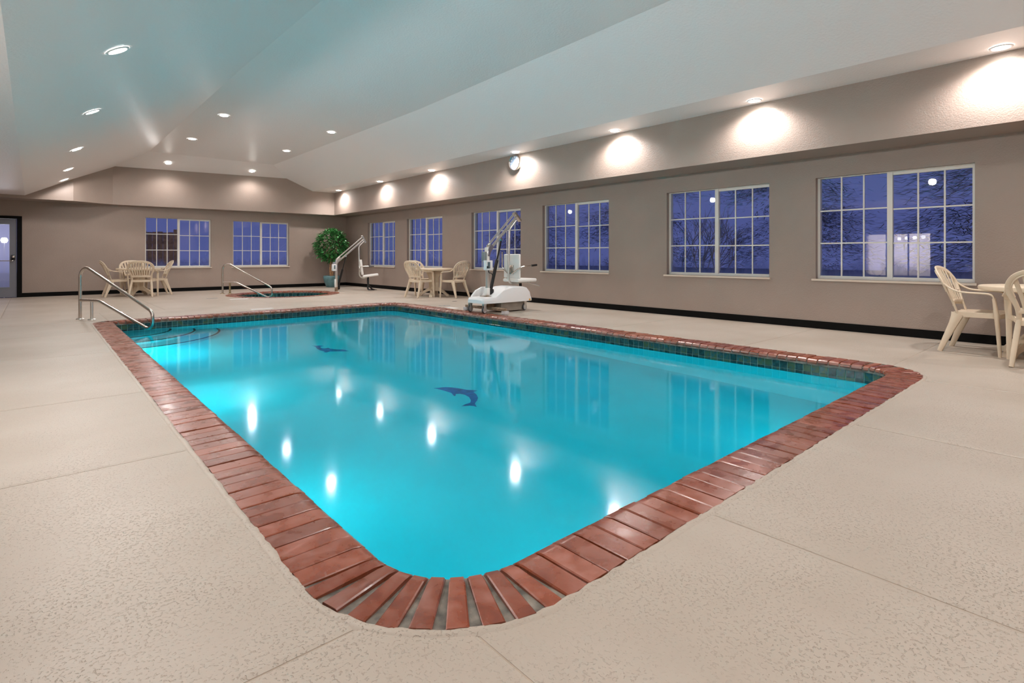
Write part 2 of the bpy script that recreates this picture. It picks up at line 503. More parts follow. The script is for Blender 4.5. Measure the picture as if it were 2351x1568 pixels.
def pool_path(off, step=0.05):
    n = 4; out = []
    segs = []
    for i in range(n):
        V = Vector(PC[i]); a = (Vector(PC[i - 1]) - V).normalized(); b = (Vector(PC[(i + 1) % n]) - V).normalized()
        half = a.angle(b) / 2
        c = V + (a + b).normalized() * (PR[i] / sin(half))
        din = -a; dout = b
        n0 = Vector((din.y, -din.x)); n1 = Vector((dout.y, -dout.x))
        a0 = atan2(n0.y, n0.x); a1 = atan2(n1.y, n1.x)
        while a1 < a0: a1 += 2 * pi
        k = max(4, int((a1 - a0) * max(PR[i], .2) / 0.03))
        arc = []
        for j in range(k + 1):
            t = a0 + (a1 - a0) * j / k
            nn = Vector((cos(t), sin(t)))
            arc.append((c + nn * (PR[i] + off), nn))
        segs.append(arc)
    for i in range(n):
        out += segs[i]
    return out            # list of (point, outward normal)

def walk(path, step, closed=True):
    """points with normals at equal steps of arc length along a path"""
    P = path + [path[0]]
    L = [0]
    for i in range(len(P) - 1):
        L.append(L[-1] + (P[i + 1][0] - P[i][0]).length)
    n = round(L[-1] / step); out = []
    j = 0
    for k in range(n):
        d = (k + 0.5) * L[-1] / n
        while L[j + 1] < d: j += 1
        t = (d - L[j]) / max(1e-9, L[j + 1] - L[j])
        p = P[j][0].lerp(P[j + 1][0], t); q = P[j][1].lerp(P[j + 1][1], t).normalized()
        out.append((p, q))
    return out

def xy(path): return [(p.x, p.y) for p, q in path]

SPA_C = Vector((5.15, 15.2)); SPA_RI = 1.16; SPA_RO = 1.43
def spa_path(r, n=72):
    return [(SPA_C + Vector((cos(2 * pi * k / n), sin(2 * pi * k / n))) * r, Vector((cos(2 * pi * k / n), sin(2 * pi * k / n)))) for k in range(n)]

# ------------------------------------------------------------------ deck
def ring_faces(outer, inner_list):
    bm = bmesh.new()
    def loop(pts):
        v = [bm.verts.new((x, y, -0.0045)) for x, y in pts]
        return [bm.edges.new((v[i], v[(i + 1) % len(v)])) for i in range(len(v))]
    E = loop(outer)
    for p in inner_list: E += loop(p)
    bmesh.ops.triangle_fill(bm, edges=E, use_beauty=True)
    me = bpy.data.meshes.new('floor'); bm.to_mesh(me); bm.free()
    return me
floor_me = ring_faces([(XL, YF), (XW, YF), (XW, YW), (XL, YW)], [xy(pool_path(COPE - 0.01)), xy(spa_path(SPA_RO - 0.01))])
floor = obj('floor', floor_me, 'joint', smooth=False, kind='structure', label='beige textured concrete pool deck with control joints')

cut1 = obj('pool_cutter', MB().prism(xy(pool_path(COPE + 0.002)), -0.5, 0.5), 'deck', smooth=False)
cut2 = obj('spa_cutter', MB().prism(xy(spa_path(SPA_RO + 0.002)), -0.5, 0.5), 'deck', smooth=False)
xs_full = [XL, -0.75, 0.75, 1.90, 3.70, 5.50, 6.95, XW]
G = 0.003
slabs = []
ys_left = [YF, -0.6, 1.40, 3.28, 4.92, 7.20, 9.15, 10.85, 12.25]
for i in range(len(ys_left) - 1):                      # left of the pool
    if ys_left[i + 1] > 1.41:
        slabs.append((XL, 0.90, ys_left[i], ys_left[i + 1]))
    else:
        slabs.append((XL, 0.90, ys_left[i], ys_left[i + 1]))
for x0, x1 in ((0.90, 2.02), (2.02, 3.75), (3.75, 5.50), (5.50, XW)):   # in front of the pool
    slabs.append((x0, x1, -0.6, 1.45)); slabs.append((x0, x1, YF, -0.6))
ys_right = [1.45, 2.90, 4.92, 6.9, 8.9, 10.85]
for i in range(len(ys_right) - 1):                     # between pool and windows
    slabs.append((5.50, XW, ys_right[i], ys_right[i + 1]))
slabs.append((0.90, 5.50, 1.45 + 8.0, 12.25)); slabs.append((5.50, XW, 10.85, 12.25))
ys_back = [12.25, 14.05, 16.2, YW]
xs_back = [XL, -0.4, 1.90, 3.9, 6.4, XW]
for i in range(len(ys_back) - 1):
    for j in range(len(xs_back) - 1):
        slabs.append((xs_back[j], xs_back[j + 1], ys_back[i], ys_back[i + 1]))

def slab_mesh(x0, x1, y0, y1):
    mb = MB()
    a, b, c, d = x0 + G, x1 - G, y0 + G, y1 - G
    e = 0.016
    v = [(a, c, -0.012), (b, c, -0.012), (b, d, -0.012), (a, d, -0.012), (a, c, -0.0035), (b, c, -0.0035), (b, d, -0.0035), (a, d, -0.0035),
         (a + e, c + e, 0), (b - e, c + e, 0), (b - e, d - e, 0), (a + e, d - e, 0)]
    f = [(3, 2, 1, 0), (8, 9, 10, 11)]
    for k in range(4):
        n = (k + 1) % 4
        f += [(k, n, 4 + n, 4 + k), (4 + k, 4 + n, 8 + n, 8 + k)]
    mb.add(v, f)
    return mb.mesh('slab', smooth=False)

dg = None
slab_objs = []
for s in slabs:
    o = obj('slab', slab_mesh(*s), 'deck', parent=floor)
    touch = s[1] > 0.5 and s[0] < 6.2 and s[3] > 1.0 and s[2] < 11.0
    spa = s[1] > SPA_C.x - SPA_RO and s[0] < SPA_C.x + SPA_RO and s[3] > SPA_C.y - SPA_RO and s[2] < SPA_C.y + SPA_RO
    if touch or spa:
        md = o.modifiers.new('b', 'BOOLEAN'); md.operation = 'DIFFERENCE'; md.object = cut1 if touch else cut2; md.solver = 'EXACT'
        slab_objs.append(o)
dg = bpy.context.evaluated_depsgraph_get()
for o in slab_objs:
    me = bpy.data.meshes.new_from_object(o.evaluated_get(dg))
    o.modifiers.clear()
    o.data = me
for c in (cut1, cut2):
    me = c.data
    bpy.data.objects.remove(c); bpy.data.meshes.remove(me)
for o in list(floor.children):
    if len(o.data.polygons) == 0:
        bpy.data.objects.remove(o)

# ragged trowelled lip of the deck coating along the coping
rl = random.Random(5)
pp = walk(pool_path(COPE), 0.035)
cs = [(-0.010, 0.001), (-0.004, 0.0045), (0.006, 0.0045), (0.016, 0.002), (0.028, -0.006)]
vs_ = []
for p, q in pp:
    j = rl.uniform(-0.006, 0.005)
    for o_, z_ in cs:
        vs_.append((p.x + q.x * (o_ + j * (1 if o_ < 0.01 else 0.3)), p.y + q.y * (o_ + j * (1 if o_ < 0.01 else 0.3)), z_))
n_ = len(pp); k_ = len(cs)
fs_ = [(i * k_ + k, i * k_ + k + 1, ((i + 1) % n_) * k_ + k + 1, ((i + 1) % n_) * k_ + k) for i in range(n_) for k in range(k_ - 1)]
obj('deck_lip', MB().add(vs_, fs_), 'deck', parent=floor)

# ------------------------------------------------------------------ walls
WIN_R = [(14.88, 16.69), (12.31, 14.17), (9.15, 11.00), (6.62, 8.44), (3.57, 5.34), (1.18, 2.92)]
WIN_B = [(2.38, 4.05), (4.66, 6.36)]
WZ0, WZ1 = 0.705, 2.155
TH = 0.20

def wall_with_openings(name, a0, a1, z1, ops, put):
    """put(mb, s0, s1, z0, z1) adds one block of wall"""
    mb = MB(); cur = a0
    for (s0, s1, o0, o1) in sorted(ops):
        put(mb, cur, s0, 0, z1)
        if o0 > 0: put(mb, s0, s1, 0, o0)
        put(mb, s0, s1, o1, z1)
        cur = s1
    put(mb, cur, a1, 0, z1)
    return obj(name, mb, 'wall', smooth=False, kind='structure')

wall_r = wall_with_openings('wall_right', YF, YW + TH, 3.3, [(a, b, WZ0, WZ1) for a, b in WIN_R],
                            lambda m, s0, s1, z0, z1: m.box(XW, XW + TH, s0, s1, z0 - 0.02, z1))
DOOR = (-1.20, -0.25)
wall_b = wall_with_openings('wall_back', XL, XW, 3.3, [(a, b, WZ0, WZ1) for a, b in WIN_B] + [(DOOR[0], DOOR[1], 0, 2.02)],
                            lambda m, s0, s1, z0, z1: m.box(s0, s1, YW, YW + TH, z0 - 0.02, z1))
LOB = (3.75, 5.35); LDR = (10.3, 12.1)
wall_l = wall_with_openings('wall_left', YF, YW, 2.7, [(LOB[0], LOB[1], 0.45, 1.72)],
                            lambda m, s0, s1, z0, z1: m.box(XL - TH, XL, s0, s1, z0 - 0.02, z1))
obj('wall_front', MB().box(XL - TH, XW + TH, YF - TH, YF, -0.02, 4.4), 'wall', smooth=False, kind='structure')

# stucco soffit (bulkhead) along the right and back walls
obj('trim_1', MB().box(7.68, XW, YF, YW, SOF_Z, 3.32), 'wall', smooth=False, kind='structure', label='stucco bulkhead above the window wall')
obj('trim_2', MB().prism([(XL, YW), (XL, 17.60), (0.77, 17.60), (1.62, 18.08), (7.69, 17.80), (7.69, YW)], SOF_Z - 0.005, 3.95), 'wall',
    smooth=False, kind='structure', label='stucco bulkhead above the back wall with an angled jog')

# baseboards
mb = MB().box(XW - 0.014, XW, YF, YW, 0.0, 0.105)
obj('baseboard_right', mb, 'base', smooth=False, kind='structure')
mb = MB().box(-0.20, XW - 0.014, YW - 0.014, YW, 0.0, 0.105).box(XL, DOOR[0] - 0.05, YW - 0.014, YW, 0.0, 0.105)
obj('baseboard_back', mb, 'base', smooth=False, kind='structure')
obj('baseboard_left', MB().box(XL, XL + 0.014, YF, YW - 0.014, 0, 0.105), 'base', smooth=False, kind='structure')
obj('baseboard_front', MB().box(XL + 0.014, XW - 0.014, YF, YF + 0.014, 0, 0.105), 'base', smooth=False, kind='structure')

# ceiling: low strip, left slope, flat top, right slope, strip by the bulkhead
def xE(z): return (z - ZLEFT) / 0.53 - 0.14
def xB(z): return 6.95 - (z - ZSTRIP) / 0.419
YP, YC, YE = 8.9, 17.1, 18.4
def zt(y):
    if y <= YP: return ZTOP + 0.012 * (YP - y)
    if y <= YC: return ZTOP
    return ZTOP - 0.35 * (y - YC)
cv, cf = [], []
ysec = [YF, YP, YC, YE]
for y in ysec:
    z = zt(y)
    cv += [(XL, y, ZLEFT), (-0.14, y, ZLEFT), (xE(z), y, z), (xB(z), y, z), (6.95, y, ZSTRIP), (XW, y, ZSTRIP)]
for i in range(3):
    for k in range(5):
        a = i * 6 + k
        cf.append((a, a + 1, a + 7, a + 6))
obj('ceiling', MB().add(cv, cf), 'ceiling', smooth=False, kind='structure', label='glossy white vaulted ceiling')

# ------------------------------------------------------------------ windows
def make_window(n, T, s0, s1, z0, z1):
    """T maps (s along the wall, d outward, z) to the world"""
    root = thing('window_%d' % n, T((s0 + s1) / 2, 0.1, z0), kind='structure', label='white sliding window with a three by three grid in each half')
    inv = root.location.copy()
    def add(name, blocks, m, par=root):
        mb = MB()
        for (a0, a1, d0, d1, b0, b1) in blocks:
            p = Vector(T(a0, d0, b0)) - inv; q = Vector(T(a1, d1, b1)) - inv
            mb.box(min(p.x, q.x), max(p.x, q.x), min(p.y, q.y), max(p.y, q.y), min(p.z, q.z), max(p.z, q.z))
        return obj(name, mb, m, parent=par, smooth=False)
    F = 0.032
    mid = (s0 + s1) / 2
    add('frame', [(s0, s0 + F, 0.075, 0.15, z0, z1), (s1 - F, s1, 0.075, 0.15, z0, z1), (s0 + F, s1 - F, 0.075, 0.15, z1 - F, z1),
                  (s0 + F, s1 - F, 0.075, 0.15, z0, z0 + F)], 'frame')
    add('meeting_stile', [(mid - 0.03, mid + 0.03, 0.082, 0.142, z0 + F, z1 - F)], 'frame')
    add('window_sill', [(s0 - 0.045, s1 + 0.02, -0.035, 0.075, z0 - 0.028, z0)], 'sill')
    add('latch', [(mid - 0.02, mid - 0.005, 0.074, 0.082, z0 + 0.40, z0 + 0.47)], 'frame')
    for side in (0, 1):
        a0, a1 = (s0 + F, mid - 0.03) if side == 0 else (mid + 0.03, s1 - F)
        dd = 0.098 if side == 0 else 0.118
        top = z1 - F - (0.0 if side == 0 else 0.035); bot = z0 + F + 0.012
        if side == 1:
            add('sash_rail', [(a0, a1, dd - 0.02, dd + 0.02, top, z1 - F), (a0, a1, dd - 0.02, dd + 0.02, z0 + F, bot)], 'frame')
        else:
            add('sash_rail', [(a0, a1, dd - 0.012, dd + 0.02, z0 + F, bot)], 'frame')
        w = (a1 - a0) / 3; h = (top - bot) / 3; t = 0.009
        blk = []
        for k in (1, 2):
            blk.append((a0 + w * k - t, a0 + w * k + t, dd - 0.009, dd + 0.009, bot, top))
            blk.append((a0, a1, dd - 0.0085, dd + 0.0085, bot + h * k - t, bot + h * k + t))
        for j, b in enumerate(blk):
            add('muntin', [b], 'frame')
        for i in range(3):
            for j in range(3):
                add('pane', [(a0 + w * i + (t if i else 0), a0 + w * (i + 1) - (t if i < 2 else 0), dd - 0.002, dd + 0.002,
                              bot + h * j + (t if j else 0), bot + h * (j + 1) - (t if j < 2 else 0))], 'glass')
    return root
for i, (a, b) in enumerate(WIN_R):
    make_window(i + 1, lambda s, d, z: (XW + d, -s, z), -b, -a, WZ0, WZ1)
for i, (a, b) in enumerate(WIN_B):
    make_window(i + 7, lambda s, d, z: (s, YW + d, z), a, b, WZ0, WZ1)

# window to the lit lobby in the left wall (seen as a reflection)
w9 = thing('window_9', (XL, (LOB[0] + LOB[1]) / 2, 0.45), kind='structure', label='interior window to the lit lobby')
c = (LOB[1] - LOB[0]) / 2
mb = MB().box(-0.02, 0.03, -c - 0.09, -c, -0.09, 1.36).box(-0.02, 0.03, c, c + 0.09, -0.09, 1.36).box(-0.02, 0.03, -c, c, 1.27, 1.36).box(-0.02, 0.03, -c, c, -0.09, 0)
obj('frame', mb, 'frame', parent=w9, smooth=False)
for s in (-0.27, 0.27):
    obj('mullion', MB().box(-0.015, 0.015, s - 0.02, s + 0.02, 0, 1.27), 'frame', parent=w9, smooth=False)
for k in range(3):
    y0 = [-c, -0.25, 0.29][k]; y1 = [-0.29, 0.25, c][k]
    obj('pane', MB().box(-0.003, 0.003, y0, y1, 0, 1.27), 'doorglass', parent=w9, smooth=False)
mb = MB()
mb.box(XL - 3.5, XL - 3.4, LOB[0] - 1.5, LOB[1] + 1.5, -0.02, 2.7); mb.box(XL - 3.4, XL - TH, LOB[0] - 1.6, LOB[0] - 1.5, -0.02, 2.7)
mb.box(XL - 3.4, XL - TH, LOB[1] + 1.5, LOB[1] + 1.6, -0.02, 2.7); mb.box(XL - 3.4, XL - TH, LOB[0] - 1.5, LOB[1] + 1.5, 2.6, 2.7)
mb.box(XL - 3.4, XL - TH, LOB[0] - 1.5, LOB[1] + 1.5, -0.1, -0.02)
obj('wall_lobby', mb, 'ceiling', smooth=False, kind='structure')
for k in range(4):
    r = thing('pendant_lamp', (XL - 0.9 - 0.5 * k, LOB[0] + 0.35 + 0.32 * k, 1.62), label='white glass globe pendant glowing in the lobby behind the interior window', cat='lamp', group='lobby pendants')
    obj('globe', MB().lathe([(0.001, -0.06), (0.045, -0.045), (0.06, 0), (0.045, 0.045), (0.001, 0.06)], 12), 'lobbylamp', parent=r)
    obj('cord', MB().tube([(0, 0, 0.055), (0, 0, 0.98)], 0.006, 6), 'black', parent=r)
ld = bpy.data.lights.new('lobby_light', 'AREA'); ld.energy = 600; ld.size = 1.5; ld.color = (1, 0.93, 0.86)
lo = bpy.data.objects.new('lobby_light', ld); COL.objects.link(lo); lo.location = (XL - 1.8, 4.5, 2.55)

# white door frame and two notice boards on the left wall (reflected in the windows)
d2 = thing('door_2', (XL, (LDR[0] + LDR[1]) / 2, 0), kind='structure', label='white framed double door')
mb = MB().box(0.0, 0.05, -0.9, -0.8, 0, 2.0).box(0, 0.05, 0.8, 0.9, 0, 2.0).box(0, 0.05, -0.8, 0.8, 1.9, 2.0)
obj('frame', mb, 'frame', parent=d2, smooth=False)
for s in (-1, 1):
    lf = obj('door_leaf', MB().box(0.0, 0.035, min(0.01 * s, 0.79 * s), max(0.01 * s, 0.79 * s), 0.01, 1.89), 'frame', parent=d2, smooth=False)
    for k in range(3):
        obj('pane', MB().box(0.035, 0.039, min(0.12 * s, 0.68 * s), max(0.12 * s, 0.68 * s), 0.25 + 0.54 * k, 0.74 + 0.54 * k), 'lcd', parent=lf, smooth=False)
for (yc, w, lab) in ((9.25, 0.78, 'large dark notice board with pale lines on the left wall'), (8.2, 0.6, 'smaller dark notice board with pale lines on the left wall')):
    r = thing('notice_board', (XL + 0.004, yc, 0.75), label=lab, cat='sign')
    obj('board', MB().rbox(0.0, 0.02, -w / 2, w / 2, 0, 0.95 if w > 0.7 else 0.75, 0.006), 'sign', parent=r)

# ------------------------------------------------------------------ door in the back wall
d1 = thing('door_1', ((DOOR[0] + DOOR[1]) / 2, YW, 0), kind='structure', label='grey glazed exit door in a black frame')
hw = (DOOR[1] - DOOR[0]) / 2
mb = MB().box(-hw - 0.005, -hw + 0.045, -0.03, 0.12, 0, 2.03).box(hw - 0.045, hw + 0.05, -0.03, 0.12, 0, 2.03).box(-hw + 0.045, hw - 0.045, -0.03, 0.12, 1.965, 2.03)
obj('door_frame', mb, 'base', parent=d1, smooth=False)
a = hw - 0.048; g0, g1 = -hw + 0.17, hw - 0.165
mb = MB().box(-a, g0, 0.0, 0.045, 0.012, 1.96).box(g1, a, 0.0, 0.045, 0.012, 1.96).box(g0, g1, 0.0, 0.045, 0.012, 0.26).box(g0, g1, 0.0, 0.045, 1.82, 1.96)
leaf = obj('door_leaf', mb, 'doorgrey', parent=d1, smooth=False)
obj('pane', MB().box(g0, g1, 0.018, 0.026, 0.26, 1.82), 'glowglass', parent=leaf, smooth=False)
mb = MB().box(g0, g0 + 0.015, -0.008, 0.0, 0.24, 1.84).box(g1 - 0.015, g1, -0.008, 0, 0.24, 1.84).box(g0 + .015, g1 - .015, -0.008, 0, 0.24, 0.26).box(g0 + .015, g1 - .015, -0.008, 0, 1.82, 1.84)
obj('glazing_bead', mb, 'grey', parent=leaf, smooth=False)
bar = obj('push_bar', MB().tube([(-a + 0.05, -0.07, 0.915), (a - 0.07, -0.07, 0.915)], 0.011, 10), 'steel', parent=d1)
mb = MB().rbox(a - 0.10, a - 0.03, -0.075, 0.0, 0.93, 1.06, 0.012)
obj('latch_housing', mb, 'blackmetal', parent=d1)
obj('latch_cap', MB().rbox(a - 0.09, a - 0.035, -0.095, -0.07, 0.99, 1.045, 0.01), 'steel', parent=d1)
obj('bar_arm', MB().tube([(a - 0.07, -0.07, 0.915), (a - 0.065, -0.05, 0.95)], 0.012, 8), 'steel', parent=d1)

# ------------------------------------------------------------------ swimming pool
pool = thing('swimming_pool', (PC[0][0], PC[0][1], 0), label='large rectangular indoor pool of turquoise water edged with red brick coping', cat='swimming pool')
PO = pool.location.copy()
def pl(p): return (p[0] - PO.x, p[1] - PO.y, p[2])
def fl(y): return -1.25 + 0.30 * (y - 1.37) / (10.5 - 1.37)
WATER_Z = -0.15

def brick_mesh(L, w, seed, flare=0.0):
    rnd = random.Random(seed)
    prof = [(L, 0.0), (0.055, 0.003), (0.022, -0.002), (0.006, -0.013), (0.0, -0.030), (0.006, -0.046), (0.022, -0.055), (L, -0.055)]
    mb = MB(); n = len(prof)
    vs = []
    for (x, sh) in ((-w / 2, 0.0035), (-w / 2 + 0.0035, 0.0), (w / 2 - 0.0035, 0.0), (w / 2, 0.0035)):
        for (s, z) in prof:
            zz = z - (sh if z > -0.02 else 0) + rnd.uniform(-0.0012, 0.0012)
            ss = s + (sh * 0.6 if s < 0.05 else 0)
            vs.append((x * (1 + flare * s / L), ss, zz))
    fs = []
    for i in range(3):
        for k in range(n):
            a = i * n + k; b = i * n + (k + 1) % n
            fs.append((a, b, b + n, a + n))
    fs += [tuple(range(n)), tuple(range(4 * n - 1, 3 * n - 1, -1))]
    mb.add(vs, fs)
    return mb.mesh('coping_brick', True, 30)
bricks = [brick_mesh(COPE - 0.004 + random.uniform(-0.006, 0.002), 0.0892 + random.uniform(-0.0012, 0.0012), k) for k in range(6)]
for me in bricks: me.materials.append(M['brick'])
half_bricks = [brick_mesh(COPE - 0.004 + random.uniform(-0.006, 0.002), 0.046, 20 + k, 0.42) for k in range(3)]
for me in half_bricks: me.materials.append(M['brick'])
rnd = random.Random(3)
# straight runs of whole bricks, the rounded corners filled with narrow cut ones
path0 = pool_path(0.0)
def lay(p, q, me):
    o = bpy.data.objects.new('coping_brick', me); COL.objects.link(o)
    o.parent = pool
    o.location = pl((p.x + q.x * rnd.uniform(-0.002, 0.003), p.y + q.y * rnd.uniform(-0.002, 0.003), 0.004 + rnd.uniform(-0.002, 0.002)))
    o.rotation_euler = (0, 0, atan2(q.y, q.x) - pi / 2 + rnd.uniform(-0.008, 0.008))
def split_runs(path):
    runs = []; n = len(path)
    for k in range(n):
        a, b = path[k], path[(k + 1) % n]
        bend = (a[1] - b[1]).length > 1e-4
        if runs and runs[-1][0] == bend: runs[-1][1].append(b)
        else: runs.append((bend, [a, b]))
    return runs
for bend, pts in split_runs(path0):
    L_ = [0]
    for k in range(len(pts) - 1): L_.append(L_[-1] + (pts[k + 1][0] - pts[k][0]).length)
    nb_ = max(1, round(L_[-1] / (0.0535 if bend else 0.0968)))
    for k in range(nb_):
        d_ = (k + 0.5) * L_[-1] / nb_; j_ = 0
        while L_[j_ + 1] < d_: j_ += 1
        t_ = (d_ - L_[j_]) / max(1e-9, L_[j_ + 1] - L_[j_])
        lay(pts[j_][0].lerp(pts[j_ + 1][0], t_), pts[j_][1].lerp(pts[j_ + 1][1], t_).normalized(), rnd.choice(half_bricks if bend else bricks))

def ring_mesh(pa, pb, za, zb):
    n = len(pa); vs = [(p[0], p[1], za) for p in pa] + [(p[0], p[1], zb) for p in pb]
    return MB().add(vs, [(i, (i + 1) % n, n + (i + 1) % n, n + i) for i in range(n)])
def loc2(path): return [(x - PO.x, y - PO.y) for x, y in xy(path)]
# grout bed under and between the bricks
pin, pout = loc2(pool_path(0.006)), loc2(pool_path(COPE))
n = len(pin)
mb = ring_mesh(pin, pout, -0.012, -0.003)
mb.add([(x, y, -0.012) for x, y in pin] + [(x, y, -0.057) for x, y in pin] + [(x, y, -0.057) for x, y in loc2(pool_path(0.05))],
       [(i, (i + 1) % n, n + (i + 1) % n, n + i) for i in range(n)] + [(n + i, n + (i + 1) % n, 2 * n + (i + 1) % n, 2 * n + i) for i in range(n)])
obj('grout_bed', mb, 'grout', parent=pool, smooth=False)

# basin
wp = pool_path(0.032); wl = loc2(wp)
n = len(wl)
vs = [(x, y, -0.05) for x, y in wl] + [(x, y, fl(y + PO.y)) for x, y in wl]
fs = [(i, (i + 1) % n, n + (i + 1) % n, n + i) for i in range(n)] + [tuple(range(n, 2 * n))]
obj('basin', MB().add(vs, fs), 'plaster', parent=pool, smooth=False)
# tile grout band
gp = loc2(pool_path(0.0275))
obj('tile_grout', ring_mesh(gp, gp, -0.056, -0.206), 'tilegrout', parent=pool, smooth=False)
# waterline tiles
def tile_mesh(w, h, d=0.006):
    return MB().rbox(-w / 2, w / 2, -d, 0, -h / 2, h / 2, 0.0018, 1).mesh('tile', False)
tw = 0.0765
tm = tile_mesh(tw - 0.006, 0.070); tm.materials.append(M['tile'])
tpos = walk(pool_path(0.027), tw)
vis = [(p, q) for p, q in tpos if q.x > 0.35 or q.y > 0.35]
hid = [(p, q) for p, q in tpos if not (q.x > 0.35 or q.y > 0.35)]
jobs = [(p, q, -0.094) for p, q in vis]
row2 = sorted([(p, q, -0.168) for p, q in vis], key=lambda t: t[0].length)
k = 300 - len(jobs)
jobs += row2[:k]
rest = row2[k:] + [(p, q, z) for p, q in hid for z in (-0.094, -0.168)]
for p, q, z in jobs:
    o = bpy.data.objects.new('waterline_tile', tm); COL.objects.link(o); o.parent = pool
    o.location = pl((p.x, p.y, z)); o.rotation_euler = (0, 0, atan2(q.y, q.x) - pi / 2)
mb = MB()
for p, q, z in rest:
    R = Matrix.Translation(pl((p.x, p.y, z))) @ Matrix.Rotation(atan2(q.y, q.x) - pi / 2, 4, 'Z')
    b0 = [(-tw / 2 + .003, -0.006, -0.035), (tw / 2 - .003, -0.006, -0.035), (tw / 2 - .003, -0.006, 0.035), (-tw / 2 + .003, -0.006, 0.035)]
    b1 = [(x, 0, zz) for x, y, zz in b0]
    mb.add([R @ Vector(v) for v in b0 + b1], [(0, 1, 2, 3), (0, 4, 5, 1), (1, 5, 6, 2), (2, 6, 7, 3), (3, 7, 4, 0)])
obj('waterline_tile_rows', mb, 'tile', parent=pool, smooth=False, kind='stuff')

# corner steps with dark nosing strips
SC = Vector((PC[3][0] - 0.03, PC[3][1] + 0.02))
for (r, z) in ((0.80, -0.30), (1.14, -0.52), (1.50, -0.74)):
    arc = [(SC.x + r * cos(t), SC.y + r * sin(t)) for t in [-pi / 2 + (pi / 2) * k / 24 for k in range(25)]]
    poly = [(x - PO.x, y - PO.y) for x, y in ([(SC.x - 0.02, SC.y + 0.02 + 0.0)] + [(SC.x - 0.02, arc[0][1])] + arc + [(arc[-1][0], SC.y + 0.05)])]
    st = obj('step', MB().prism(poly, -1.2, z), 'stepplaster', parent=pool, angle=30)
    mb = MB(); vs = []
    for t in [-pi / 2 + (pi / 2) * k / 30 for k in range(31)]:
        for (rr, zz) in ((r - 0.03, z + 0.003), (r + 0.004, z + 0.003), (r + 0.004, z - 0.03)):
            vs.append((SC.x - PO.x + rr * cos(t), SC.y - PO.y + rr * sin(t), zz))
    fs = []
    for i in range(30):
        for k in range(2):
            fs.append((i * 3 + k, i * 3 + k + 1, i * 3 + k + 4, i * 3 + k + 3))
    obj('step_nosing', mb.add(vs, fs), 'blackmetal', parent=st)

# dolphin mosaics on the pool floor
DOL1 = [(3.245, 4.947), (3.313, 4.921), (3.364, 4.905), (3.422, 4.833), (3.454, 4.762), (3.49, 4.674), (3.525, 4.631), (3.55, 4.575), (3.499, 4.58), (3.462, 4.472), (3.416, 4.39), (3.361, 4.332), (3.284, 4.273), (3.236, 4.181), (3.229, 4.222), (3.206, 4.253), (3.134, 4.289), (3.195, 4.31), (3.261, 4.316), (3.312, 4.373), (3.358, 4.464), (3.372, 4.56), (3.355, 4.614), (3.317, 4.64), (3.274, 4.586), (3.262, 4.596), (3.3, 4.701), (3.29, 4.751), (3.276, 4.848), (3.261, 4.91)]
DOL2 = [(3.105, 7.996), (3.138, 7.929), (3.191, 7.929), (3.23, 7.858), (3.154, 7.818), (3.132, 7.71), (3.171, 7.66), (3.225, 7.684), (3.212, 7.599), (3.266, 7.482), (3.332, 7.43), (3.355, 7.284), (3.3, 7.292), (3.223, 7.352), (3.131, 7.407), (3.068, 7.377), (3.041, 7.416), (3.076, 7.45), (3.058, 7.581), (3.067, 7.713), (3.109, 7.873)]
for D in (DOL1, DOL2):
    bm = bmesh.new()
    v = [bm.verts.new(pl((x, y, fl(y) + 0.006))) for x, y in D]
    f = bm.faces.new(v)
    bmesh.ops.triangulate(bm, faces=[f])
    ex = bmesh.ops.extrude_face_region(bm, geom=bm.faces[:])
    for e in ex['geom']:
        if isinstance(e, bmesh.types.BMVert): e.co.z -= 0.006
    bmesh.ops.recalc_face_normals(bm, faces=bm.faces[:])
    me = bpy.data.meshes.new('dolphin_mosaic'); bm.to_mesh(me); bm.free()
    obj('dolphin_mosaic', me, 'mosaic', parent=pool, label='dark blue dolphin mosaic on the pool floor')

# water surface
wpoly = loc2(pool_path(0.0205))
def surface(poly, z):
    me = bpy.data.meshes.new('water'); me.from_pydata([(x, y, z) for x, y in poly], [], [tuple(range(len(poly)))]); me.update()
    return me                                        # counter-clockwise: the face looks up
obj('water', surface(wpoly, WATER_Z), 'water', parent=pool, label='still turquoise pool water')

# unseen underwater lamps added in the two hidden walls to brighten the water
def added_pool_lamp(x, y, ang, k=1.0):
    r = obj('added_pool_lamp', MB().lathe([(0.001, 0.0), (0.09, 0.0), (0.11, 0.008), (0.12, 0.0), (0.12, -0.02)], 24), 'plens', parent=pool)
    r.location = pl((x, y, -0.62)); r.rotation_euler = (pi / 2, 0, ang)
    d = bpy.data.lights.new('added_pool_beam', 'AREA'); d.shape = 'DISK'; d.size = 0.22; d.energy = POOL_W * k; d.color = (0.92, 1.0, 1.0)
    o = bpy.data.objects.new('added_pool_beam', d); COL.objects.link(o); o.parent = pool
    dirv = Vector((sin(ang), -cos(ang), 0))
    o.location = Vector(pl((x, y, -0.62))) + dirv * 0.03
    o.rotation_euler = dirv.to_track_quat('-Z', 'Y').to_euler()
for x in (2.1, 4.6): added_pool_lamp(x, 1.36, pi, 0.45)
for y, k in ((3.4, 0.7), (6.0, 1.5), (8.5, 2.5)): added_pool_lamp(0.88, y, pi / 2, k)

